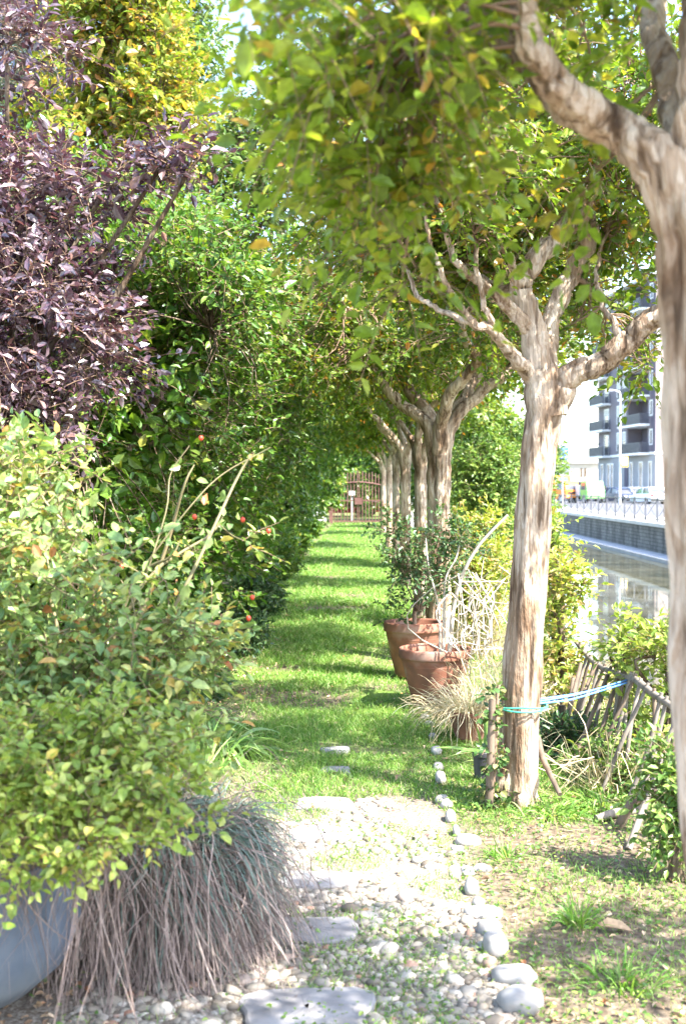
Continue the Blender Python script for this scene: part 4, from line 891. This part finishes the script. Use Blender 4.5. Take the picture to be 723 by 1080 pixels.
def lowplant(px, py, rx, h, mt, label, n, size, group='low plants along the hedge foot', name='border_plant'):
    q = PG(px, py); e = [(A(q[0], q[1], h*.5), A(rx, rx, h*.5))]
    bushtree(name, A(q[0], q[1], 0), label, 'plant', group, e, n, mt, size, .008, h*.4, nt=3, nl=7, L=.12, inner=30, innersize=size*1.4, tw=.0015, bark='cane', nsec=6)
lowplant(205, 735, .25, .3, 'dkshrub', 'dark leafy plant at the hedge foot beside the strap leaves', 90, .04)
lowplant(248, 690, .28, .4, 'dkshrub', 'dark leafy plant where the hedge meets the bare soil', 120, .045)
lowplant(268, 650, .35, .55, 'dkshrub', 'bluish green shrub low against the hornbeams', 170, .05)
lowplant(292, 612, .4, .6, 'hedge', 'low green bush at the grass edge under the hornbeams', 170, .06)
lowplant(312, 585, .45, .7, 'hedge', 'low green bush farther along the shaded grass edge', 170, .07)
lowplant(325, 568, .5, .8, 'hedge', 'farthest low green bush at the grass edge', 170, .09)

# ------------------------------------------------------------------ pots on the right
def pot(c, R_, Hh, label, mt='terracotta', name='terracotta_pot', group='terracotta pots between the myrtles', rim=.035, base=.62):
    r = empty(name, c, label, 'plant pot', group)
    g = G(); b = R_*base
    lathe(g, [(.001, 0), (b*.97, 0), (b, .012), (b+(R_-b)*.45, Hh*.45), (R_*.93, Hh*.82), (R_*.94, Hh*.84)], c, 48, wob=.01); g.build('body', M[mt], r)
    g = G(); lathe(g, [(R_*.935, Hh*.82), (R_*.99, Hh*.83), (R_*1.0, Hh*.86), (R_*1.0, Hh*.97), (R_*.985, Hh), (R_*.93, Hh), (R_*.915, Hh*.97), (R_*.90, Hh*.80), (R_*.89, Hh*.7)], c, 48, wob=.01); g.build('rim', M[mt], r)
    g = G(); lathe(g, [(.001, Hh*.88), (R_*.5, Hh*.89), (R_*.905, Hh*.86)], c, 32); g.build('soil', M['ground'], r)
    return r
pf = A(P(459, 513, 9.0)[0], 9.0, 0); pb = A(P(437, 513, 10.4)[0], 10.4, 0)
pot(pf, .265, .42, 'front terracotta pot, wide, holding the bare branching shrub')
pot(pb, .26, .46, 'rear terracotta pot with dark foliage over its rim')
bw = A(P(498, 513, 7.7)[0], 7.7, 0); pot(bw, .155, .20, 'low weathered clay bowl half hidden by straw coloured grass', rim=.02)
kp = A(P(510, 513, 6.62)[0], 6.62, 0); pot(kp, .060, .175, 'small black plastic nursery pot against the second myrtle trunk', 'blackpot', 'nursery_pot', None, base=.75)
# thick succulent leaves in the black pot
r = empty('leek_plant', kp+Z*.15, 'thick pale green leaf stub growing in the black nursery pot', 'plant')
g = G(); a = kp+A(.02, 0, .14); tube(g, [a, a+A(.005, 0, .12), a+A(-.01, 0, .24)], [.024, .022, .012], 10); g.build('stem', M['strap'], r)
g = G(); ribbons(g, np.repeat([kp+Z*.16], 5, 0), A([-1, -.1, .35], [-.8, .2, .1], [-.3, -.4, 1.2], [.4, -.5, .8], [-.9, -.5, .6]), [.28, .22, .2, .16, .24], .028, [.2, .3, .1, .3, .5], 8); g.build('leaf', M['strap'], r)
# dark shrub in the rear pot
e = [(P(425, 585, 10.3), A(.18, .2, .22)), (P(455, 600, 10.2), A(.24, .25, .22)), (P(470, 560, 10.2), A(.16, .2, .14)), (P(415, 560, 10.4), A(.12, .2, .10)), (P(430, 645, 10.3), A(.22, .24, .10)), (P(490, 575, 10), A(.12, .12, .12))]
bushtree('potted_shrub', pb+Z*.42, 'dark small leaved shrub growing out of the rear terracotta pot', 'shrub', None, e, 105, 'dkshrub', .036, .016, .75, nt=4, nl=8, L=.15, inner=0, bark='twig', cull=-.5, shell=.6, nsec=14, tw=.0018, zmin=.3)
# bare shrub in the front pot
r = empty('bare_shrub', pf+Z*.37, 'nearly leafless shrub with pale arching branches in the front pot', 'shrub')
g = G(); B = pf+Z*.36
def br_(pts_, r0, r1_): tube(g, pts_, np.linspace(r0, r1_, len(pts_)), 8, n=18)
br_([B+A(.10, 0, 0), P(478, 640, 8.95), P(488, 605, 8.9), P(505, 575, 8.85), P(535, 543, 8.8)], .018, .009)
br_([B+A(.06, 0, 0), P(468, 645, 9), P(470, 610, 9), P(480, 590, 9), P(486, 568, 9)], .013, .005)
br_([B+A(.04, .05, 0), P(462, 640, 9.1), P(452, 600, 9.1), P(448, 560, 9.2)], .010, .004)
tips = [P(RNG.uniform(480, 545), RNG.uniform(590, 700), RNG.uniform(8.4, 9.3)) for _ in range(46)]
a_ = np.array([P(RNG.uniform(470, 520), RNG.uniform(600, 690), RNG.uniform(8.6, 9.2)) for _ in range(46)])
tubes(g, curves(a_, np.array(tips), -.15, 7, .22), np.linspace(.006, .0025, 7)*np.ones((46, 1)), 5)
g.build('branches', M['dry_twig'], r)
C_ = np.array([P(RNG.uniform(400, 500), RNG.uniform(560, 690), RNG.uniform(8.8, 9.3)) for _ in range(30)])
g = G(); sprays(g, np.array([P(x, y, 9.0) for x, y in ((478, 600), (486, 570), (452, 600), (448, 562), (500, 580), (470, 625), (515, 565))]*4), nz(RNG.normal(size=(28, 3))+Z*.5), 3, .10, 6, .03, mi_leaf=1); g.build('leaves', [M['twig'], M['dkshrub']], r)
# straw grasses
DG = 'straw coloured dry grass tufts among the pots'
clump('dry_grass', (bw[0]-.02, 7.7, .17), 420, .50, .0055, M['straw'], 'straw coloured grass bursting from the low clay bowl', 'plant', .7, .12, (.3, 1.3), group=DG, wig=.05)
clump('dry_grass', (*P(525, 513, 8.2)[:2], 0), 380, .75, .006, M['straw'], 'tall straw coloured grass between the front pot and second trunk', 'plant', .4, .18, (.1, .8), (.8, 1.5), group=DG, wig=.06)
clump('dry_grass', (*P(470, 513, 8.4)[:2], .02), 160, .55, .006, M['straw'], 'long straw blades trailing over the lawn before the front pot', 'plant', .9, .10, (.5, 1.3), group=DG, wig=.05)
clump('dry_grass', (*P(610, 513, 9.0)[:2], 0), 420, .75, .007, M['straw'], 'pale dry grass on the bank right of the second trunk', 'plant', .6, .3, (.2, 1.0), (.8, 1.5), group=DG, wig=.06)
clump('dry_grass', (*P(505, 513, 11.5)[:2], 0), 320, .9, .008, M['straw'], 'tall pale dry stems behind the bare shrub', 'plant', .35, .25, (.1, .6), (.8, 1.5), group=DG, wig=.05)

# ivy and leaf skirt round second trunk base
q = P(547, 848, 6.17)
r = empty('ivy', A(q[0]-.14, 6.1, 0), 'ivy climbing the shaded left foot of the second myrtle', 'plant')
C_ = np.stack([q[0]-.13+RNG.normal(size=70)*.025, 6.08+RNG.normal(size=70)*.04, RNG.random(70)**1.6*.6+.02], -1)
g = G(); sprays(g, C_, nz(A(-.6, -.7, .2)+RNG.normal(size=(70, 3))*.4), 2, .05, 4, .028, wr=.8, mi_leaf=1); tube(g, [A(q[0]-.15, 6.07, 0), A(q[0]-.135, 6.06, .3), A(q[0]-.12, 6.07, .62)], .009, 6, n=10)
g.build('leaves', [M['twig'], M['ivy']], r)
g = G(); tube(g, [A(q[0]-.165, 6.05, .0), A(q[0]-.15, 6.05, .55)], [.022, .018], 8); o = g.build('stake', M['oldwood']); tag(o, 'short brown wooden stake against the foot of the second trunk', 'stake')
clump('grass_tuft', (q[0]+.12, 5.95, 0), 200, .22, .007, M['grass'], 'fresh grass tuft right of the second trunk foot', 'grass tuft', .9, .16, (.5, 1.3), group='grass tufts on the bank strip')
clump('grass_tuft', (q[0]+.40, 6.1, 0), 240, .26, .007, M['grass'], 'wide grass tuft between the second trunk and fence', 'grass tuft', .9, .2, (.5, 1.3), group='grass tufts on the bank strip')
clump('grass_tuft', (*PG(610, 975)[:2], 0), 90, .18, .006, M['grass'], 'upright grass tuft at the edge of the shadow near the dry leaf', 'grass tuft', .5, .06, (.2, .8), group='grass tufts on the bank strip')
clump('grass_tuft', (*PG(655, 1040)[:2], 0), 120, .17, .006, M['grass'], 'low grass tuft near the lower right corner', 'grass tuft', .6, .12, (.2, .9), group='grass tufts on the bank strip')
clump('grass_tuft', (*PG(535, 905)[:2], 0), 80, .15, .006, M['grass'], 'small tuft between edging stones and second trunk', 'grass tuft', .6, .08, (.2, .9), group='grass tufts on the bank strip')

for x_, y_, n_, lab_ in ((1.38, 7.6, 150, 'tangled dry weeds at the far end of the broken fence'), (1.42, 6.5, 130, 'tangled dry weeds threaded through the middle of the broken fence'), (1.25, 8.6, 160, 'dry weeds behind the second trunk near the canal edge')):
    clump('dry_weed', (x_, y_, 0), n_, .62, .006, M['straw'], lab_, 'plant', .7, .22, (.2, 1.2), (.6, 1.4), group='dry weeds along the fence', wig=.12)
clump('grass_tuft', (1.05, 6.9, 0), 200, .30, .008, M['grass'], 'tall green grass at the foot of the fence', 'grass tuft', .8, .25, (.3, 1.1), group='grass tufts on the bank strip')
# ------------------------------------------------------------------ broken fence, cord, sticks
fz = empty('broken_fence', U(1.45, 7, 0), 'broken leaning fence of thin grey pickets along the canal bank', 'fence')
rail = [P(606, 676, 8.6), P(618, 691, 8.1), P(632, 703, 7.6), P(655, 713, 7.0), P(668, 716, 6.7), P(690, 733, 6.2), P(712, 748, 5.85), P(740, 775, 5.4)]
g = G(); tube(g, rail, [.014, .016, .018, .018, .02, .018, .016, .014], 8, n=40); g.build('top_rail', M['greywood'], fz)
rp = cmr(rail, 200)
for k, t in enumerate(np.linspace(.06, .97, 22)):
    top = rp[int(t*199)] + A(0, RNG.normal()*.01, .015); ln = RNG.uniform(-.02, .26)
    foot = A(top[0]-ln, top[1]-RNG.uniform(-.02, .12), 0); foot[2] = float(gz(foot[0], foot[1]))+(.12 if k % 5 == 3 else 0)
    g = G(); mid = (top+foot)/2 + RNG.normal(size=3)*.008
    tube(g, [foot, mid, top+(top-foot)*.03], [.011, .012, .010], 6, n=8); g.build('picket', M['greywood' if k % 3 else 'oldwood'], fz)
for a, b in (((598, 775, 7.3), (628, 700, 7.6)), ((606, 800, 6.9), (640, 712, 7.2)), ((590, 790, 7.2), (612, 700, 7.8)), ((622, 812, 6.8), (650, 716, 7.0)), ((595, 782, 7.4), (604, 716, 7.9))):
    g = G(); tube(g, [P(*a), P(*b)], [.016, .013], 6); g.build('loose_picket', M['oldwood'], fz)
g = G(); tube(g, [PG(662, 896), P(678, 852, 5.55), P(697, 800, 5.7)], [.016, .014, .012], 8, n=10); tag(g.build('stick', M['greywood']), 'straight pale stick leaning against the fence near the nearest trunk', 'stick')
g = G(); tube(g, [PG(651, 874), P(664, 850, 5.7), P(680, 838, 5.7), P(697, 838, 5.6), P(712, 850, 5.5)], [.022, .024, .022, .018, .012], 10, n=16); tag(g.build('curved_branch', M['oldwood']), 'dark curved branch lying by the foot of the fence', 'branch')
g = G(); a = PG(628, 868); b = PG(668, 862); a[2] += .02; b[2] += .03; tube(g, [a, (a+b)/2+Z*.01, b], [.018, .022, .017], 8, n=8); tag(g.build('log', M['greywood']), 'short pale log on the ground under the curved branch', 'log')
g = G(); tube(g, [P(566, 778, 6.4), P(572, 800, 6.2), P(590, 838, 5.95)], [.02, .017, .012], 8, n=8); tag(g.build('stick', M['oldwood']), 'reddish brown stick leaning beside the second trunk', 'stick')
g = G(); tc = P(549, 743, 6.17); th = np.linspace(0, 2*pi, 40)
tube(g, np.stack([tc[0]+.128*np.cos(th), 6.17+.128*np.sin(th), tc[2]+.005*np.sin(3*th)], -1), .0045, 6, cap=False)
tube(g, np.stack([tc[0]+.13*np.cos(th), 6.17+.13*np.sin(th), tc[2]-.012+.005*np.cos(2*th)], -1), .0045, 6, cap=False)
tag(g.build('teal_cord', M['teal']), 'green cord looped round the second myrtle trunk', 'cord')
g = G(); a = P(566, 738, 6.15)
tube(g, [a, (a+P(662, 717, 6.85))/2-Z*.015, P(662, 717, 6.85)], .005, 6, n=14); tube(g, [a-Z*.02, P(600, 738, 6.3), P(625, 731, 6.5), P(664, 719, 6.83)], .005, 6, n=14); tube(g, [a-Z*.01, P(610, 732, 6.4), P(664, 716, 6.86)], .004, 6, n=14)
tag(g.build('blue_cord', M['blue']), 'doubled blue cord tied from the second trunk to the fence rail', 'cord')

# ------------------------------------------------------------------ path: slabs, edging stones, pebbles
def stone(g, c, rx, ry, rz_, rot=0, seed=0, n=14, e=2.3, mi=0):
    u = np.linspace(0, pi, n//2+3); v = np.linspace(0, 2*pi, n, endpoint=False)
    uu, vv = np.meshgrid(u, v, indexing='ij')
    d = np.stack([np.sin(uu)*np.cos(vv), np.sin(uu)*np.sin(vv), np.cos(uu)], -1)
    d = d/((np.abs(d)**e).sum(-1, keepdims=True)**(1/e))
    k = 1 + .09*noise(d.reshape(-1, 3)*2+seed*3.7, 1.0).reshape(d.shape[:2])[..., None]
    p = d*k*A(rx, ry, rz_); c_, s_ = cos(rot), sin(rot)
    p = np.stack([p[..., 0]*c_-p[..., 1]*s_, p[..., 0]*s_+p[..., 1]*c_, p[..., 2]], -1) + np.asarray(c)
    K, n_ = p.shape[:2]; i = np.arange(K-1)[:, None]*n_; j = np.arange(n_)[None]; j2 = (j+1) % n_
    g.add(p.reshape(-1, 3), np.stack([i+j, i+j2, i+n_+j2, i+n_+j], -1).reshape(-1, 4), mi, True)
SL = [(322, 1066, .20, .13, 'widest flat grey stepping slab at the bottom of the picture'), (327, 982, .165, .105, 'second flat grey stepping slab, smooth with a rounded right corner'), (336, 929, .15, .085, 'third stepping slab, between the pebbles and grass patches'), (343, 880, .165, .10, 'fourth stepping slab from the bottom of the path'), (343, 849, .15, .09, 'fifth stepping slab, where the pebbles begin to meet the lawn'), (353, 816, .085, .06, 'small stone slab sunk in shaded lawn grass'), (353, 794, .085, .06, 'farthest small stone slab in the lawn')]
for i, (px, py, rx, ry, lab) in enumerate(SL):
    q = PG(px, py); g = G(); zz = float(gz(q[0], q[1]))
    # irregular bevelled slab
    n_ = 22; th = np.arange(n_)*2*pi/n_
    sq = 1/((np.abs(np.cos(th))**5+np.abs(np.sin(th))**5)**(1/5)); wv = 1+.05*np.sin(3*th+i)+.04*np.sin(5*th+2*i)+.025*RNG.normal(size=n_)
    ring = lambda s, z: np.stack([q[0]+np.cos(th)*sq*wv*rx*s, q[1]+np.sin(th)*sq*wv*ry*s*1.15, z+.004*np.sin(2*th+i)], -1)
    rs = [ring(1, zz-.04), ring(1, zz+.008), ring(.96, zz+.015), ring(.6, zz+.017), ring(.05, zz+.016)]
    v = np.concatenate(rs); K = len(rs); I_ = np.arange(K-1)[:, None]*n_; j = np.arange(n_)[None]
    g.add(v, np.stack([I_+j, I_+(j+1) % n_, I_+n_+(j+1) % n_, I_+n_+j], -1).reshape(-1, 4), 0, False)
    tag(g.build('stepping_stone', M['slab']), lab, 'stepping stone', 'stepping stones down the middle of the path')
ED = [(550, 1066, 25, 20), (542, 1037, 24, 15), (522, 1005, 14, 19), (516, 985, 14, 13), (510, 968, 22, 8), (504, 955, 7, 8), (497, 941, 8, 13), (492, 922, 8, 8), (482, 898, 8, 6), (481, 880, 4, 9), (475, 866, 6, 10), (471, 853, 7, 8), (466, 848, 8, 8), (464, 826, 6, 10), (462, 812, 6, 7), (460, 795, 6, 7), (456, 781, 5, 6), (508, 918, 10, 6), (493, 890, 14, 9), (452, 768, 5, 5), (448, 757, 5, 5), (444, 746, 5, 4)]
for i, (px, py, sx, sy) in enumerate(ED):
    q = PG(px, py); d = q[1]; rx = sx*d/F_PX; ryg = sy*d/F_PX
    g = G(); stone(g, A(q[0], q[1]+rx*.3, float(gz(q[0], q[1]))+ryg*.35), rx, max(rx*.8, ryg*1.1), ryg*.75, rot=0, seed=i, n=22)
    lab = {0: 'biggest pale boulder at the very bottom of the edging line', 1: 'large pale flat boulder second from the bottom of the edging line', 2: 'upright pale stone just above the two big boulders', 3: 'pale stone touching the upright one, third above the boulders', 4: 'long flat pale stone lying across the edging line beside the shadow', 6: 'egg shaped pale stone standing at the left tip of the ground shadow', 17: 'flat stone just right of the edging line by the shadow tip', 18: 'flat pale stone set right of the edging line below the second trunk', 12: 'dark rounded stone in the shaded part of the edging line',
           21: 'farthest edging stone, a tiny one in the grass beside the front terracotta pot', 20: 'second farthest edging stone, small, in the grass below the front terracotta pot', 19: 'third farthest edging stone, small, beside the straw coloured grass', 16: 'small edging stone in the lawn, fourth from the far end', 15: 'small rounded edging stone in the lawn left of the black nursery pot', 14: 'small edging stone just below the one left of the black pot', 13: 'taller small edging stone in the lawn, last before the pebbles begin',
           11: 'pale stone directly below the dark shaded one in the edging line', 10: 'tall narrow pale stone, second below the dark shaded one', 9: 'thin upright sliver of stone in the middle of the edging line', 8: 'small low stone between the upright sliver and the shadow tip', 7: 'rounded stone standing just above the egg shaped one', 5: 'small upright stone between the egg shaped one and the long flat one'}.get(i, 'small rounded pale cobble in the line of stones edging the path')
    tag(g.build('edging_stone', M['cobble']), lab, 'stone', 'stones edging the path' if i not in () else None)

# pebbles: stuff
def pathmask(x, y):
    u = x - SK*y
    right = np.interp(y, [2.5, 3.6, 4.4, 5.0, 6.2, 7.4], [.56, .53, .50, .47, .50, .55])
    left = np.interp(y, [2.5, 4, 5, 6.2], [-1.1, -.75, -.42, -.24])
    far = 6.1 + .25*np.sin(x*6)
    return (x < right) & (x > left) & (y < far)
N = 17000
px_ = RNG.uniform(-1.1, .62, N); py_ = RNG.uniform(2.8, 6.5, N)
pp = np.stack([px_, py_, 0*px_], -1)
ok = pathmask(px_, py_) & (noise(pp, 2.3) > -.9) & ~((py_ > 5.4) & (noise(pp, 3.1) < -.5))
slabs = [(PG(a, b), rx, ry) for a, b, rx, ry, _ in SL]
for q, rx, ry in slabs: ok &= ~((abs(px_-q[0]) < rx*1.06) & (abs(py_-q[1]) < ry*1.32))
px_, py_ = px_[ok], py_[ok]
N = len(px_)
u = np.linspace(.0, pi, 6); v = np.linspace(0, 2*pi, 9, endpoint=False); uu, vv = np.meshgrid(u, v, indexing='ij')
D0 = np.stack([np.sin(uu)*np.cos(vv), np.sin(uu)*np.sin(vv), np.cos(uu)], -1).reshape(-1, 3)
sc = np.exp(RNG.normal(size=N)*.42)*.0125; sc = sc.clip(.005, .034)
shp = np.stack([sc*RNG.uniform(.9, 1.5, N), sc*RNG.uniform(.75, 1.1, N), sc*RNG.uniform(.45, .75, N)], -1)
amp = 1 + .10*np.sin(D0[None] @ RNG.normal(size=(N, 3, 1))*2.5 + RNG.uniform(0, 6, (N, 1, 1)))
v = D0[None]*shp[:, None]*amp
rt = RNG.uniform(0, 2*pi, N); tl = RNG.normal(size=N)*.25
c_, s_ = np.cos(rt)[:, None], np.sin(rt)[:, None]; ct, st_ = np.cos(tl)[:, None], np.sin(tl)[:, None]
v = np.stack([v[..., 0]*ct+v[..., 2]*st_, v[..., 1], -v[..., 0]*st_+v[..., 2]*ct], -1)
v = np.stack([v[..., 0]*c_-v[..., 1]*s_, v[..., 0]*s_+v[..., 1]*c_, v[..., 2]], -1)
v += np.stack([px_, py_, gz(px_, py_)+sc*RNG.uniform(-.35, .22, N)], -1)[:, None]
b = (np.arange(N)*54)[:, None, None]; i = (np.arange(5)*9)[None, :, None]; j = np.arange(9)[None, None]; j2 = (j+1) % 9
g = G(); g.add(v.reshape(-1, 3), np.stack([b+i+j, b+i+9+j, b+i+9+j2, b+i+j2], -1).reshape(-1, 4), 0, True)
tag(g.build('pebbles', M['pebble']), 'pale rounded pebbles covering the path', 'gravel', kind='stuff')

# ------------------------------------------------------------------ grass, weeds, leaf litter: stuff
def grassmask(x, y):
    pp = np.stack([x, y, 0*x], -1); u = x-SK*y
    m = (u > -1.25) & (u < 1.9)
    inpath = pathmask(x, y)
    lawn = ~inpath & (y > 5.6) & (u < .75)
    bare = (noise(pp, 1.3) < -.22) | ((u < -.55) & (y < 11) & (noise(pp, 1.9) < .3))
    pr = np.where(lawn, np.where(bare & (y < 25), .22, 1.0), 0)
    right = (~inpath) & (u >= .40) & (x > .45)
    pr = np.where(right & ~lawn, np.where(noise(pp, 1.6) > -.1, .42, .10), pr)
    pr = np.where(inpath, np.where(noise(pp*A(1, 1, 1)+3.3, 2.6) > .05, .60, .05), pr)
    pr = np.where((u < -.95) & (y < 12), pr*.25, pr)
    return pr*m
bxs, hs, ws = [], [], []
for y0, y1, dens, h, w_ in ((2.9, 6, 6500, .032, .0032), (6, 9, 7000, .045, .0042), (9, 14, 4200, .05, .006), (14, 24, 2000, .055, .010), (24, 40, 900, .06, .016), (40, 54, 500, .07, .024)):
    n_ = int((y1-y0)*3.3*dens); y = RNG.uniform(y0, y1, n_); x = SK*y + RNG.uniform(-1.3, 1.95, n_)
    k = RNG.random(n_) < grassmask(x, y); x, y = x[k], y[k]
    inp = pathmask(x, y)
    hh = h*RNG.uniform(.5, 1.5, len(x))*np.where(inp, 1.0, 1)*(1+.25*noise(np.stack([x, y, 0*x], -1), 2.0)).clip(.5, 1.6)
    bxs.append(np.stack([x, y, gz(x, y)-.003], -1)); hs.append(hh); ws.append(w_*RNG.uniform(.7, 1.3, len(x)))
Bp, Hs, Ws = np.concatenate(bxs), np.concatenate(hs), np.concatenate(ws)
kp_ = np.ones(len(Bp), bool)
for q, rx, ry in slabs: kp_ &= ~((abs(Bp[:, 0]-q[0]) < rx*.9) & (abs(Bp[:, 1]-q[1]) < ry))
Bp, Hs, Ws = Bp[kp_], Hs[kp_], Ws[kp_]; N = len(Bp)
dd = nz(RNG.normal(size=(N, 3))*A(.55, .55, .15)+Z); sd = nz(np.cross(dd, RNG.normal(size=(N, 3)))); ln = RNG.normal(size=(N, 3))*A(.35, .35, 0)*Hs[:, None]
a, b = Bp-sd*Ws[:, None]/2, Bp+sd*Ws[:, None]/2; mdl = Bp+dd*Hs[:, None]*.55
c, e = mdl+sd*Ws[:, None]*.38, mdl-sd*Ws[:, None]*.38; tp_ = Bp+dd*Hs[:, None]+ln
v = np.stack([a, b, c, e, tp_], 1).reshape(-1, 3); i5 = (np.arange(N)*5)[:, None]
g = G(); g.add(v, np.concatenate([i5+np.array([[0, 1, 2, 3]])])); g.f.append(((i5+np.array([[3, 2, 4]])), 0, False))
tag(g.build('grass', M['grass']), 'short patchy lawn grass', 'grass', kind='stuff')
# clover-like ground cover on the right and by the lawn edge
n_ = 26000; y = 2.9+RNG.random(n_)**1.2*6.5; x = SK*y+RNG.uniform(-1.2, 1.95, n_)
pp = np.stack([x, y, 0*x], -1); inp = pathmask(x, y)
k = RNG.random(n_) < np.where(inp, np.where(noise(pp+3.3, 2.6) > .15, .4, .03), np.where(x > .45, np.where(noise(pp, 2.0) > -.25, .75, .25), .12)); x, y = x[k], y[k]
n_ = len(x); pos = np.stack([x, y, gz(x, y)+RNG.uniform(.004, .04, n_)], -1)
g = G(); leaf(g, pos, RNG.normal(size=(n_, 3))*A(1, 1, .25), Z+RNG.normal(size=(n_, 3))*.35, RNG.uniform(.010, .026, n_), .75)
tag(g.build('ground_cover', M['bank']), 'small round leaved weeds between the grass', 'weeds', kind='stuff')
n_ = 15000; y = 2.9+RNG.random(n_)**1.5*14; x = SK*y+RNG.uniform(-1.6, 1.95, n_)
pp = np.stack([x, y, 0*x], -1); u = x-SK*y; inp = pathmask(x, y)
k = RNG.random(n_) < np.where(inp, .04, np.where(x > .55, .55, np.where(u < -.7, .7, .13)+(noise(pp, .9) < -.5)*.15)); x, y = x[k], y[k]
n_ = len(x); pos = np.stack([x, y, gz(x, y)+RNG.uniform(.006, .022, n_)], -1)
g = G(); leaf(g, pos, RNG.normal(size=(n_, 3))*A(1, 1, .2), Z+RNG.normal(size=(n_, 3))*.45, RNG.uniform(.014, .038, n_), .55, fold=.35, droop=.3)
tag(g.build('leaf_litter', M['litter']), 'fallen dry leaves on the soil', 'leaf litter', kind='stuff')
q = PG(643, 982); g = G()
leaf(g, np.array([q+A(-.05, 0, .02)]), A([1, -.25, .05]), A([.1, -.4, 1]), [.13], .42, fold=.4, droop=.15)
tag(g.build('dry_leaf', M['litter']), 'single large curled dry leaf lying near the lower right corner', 'leaf')
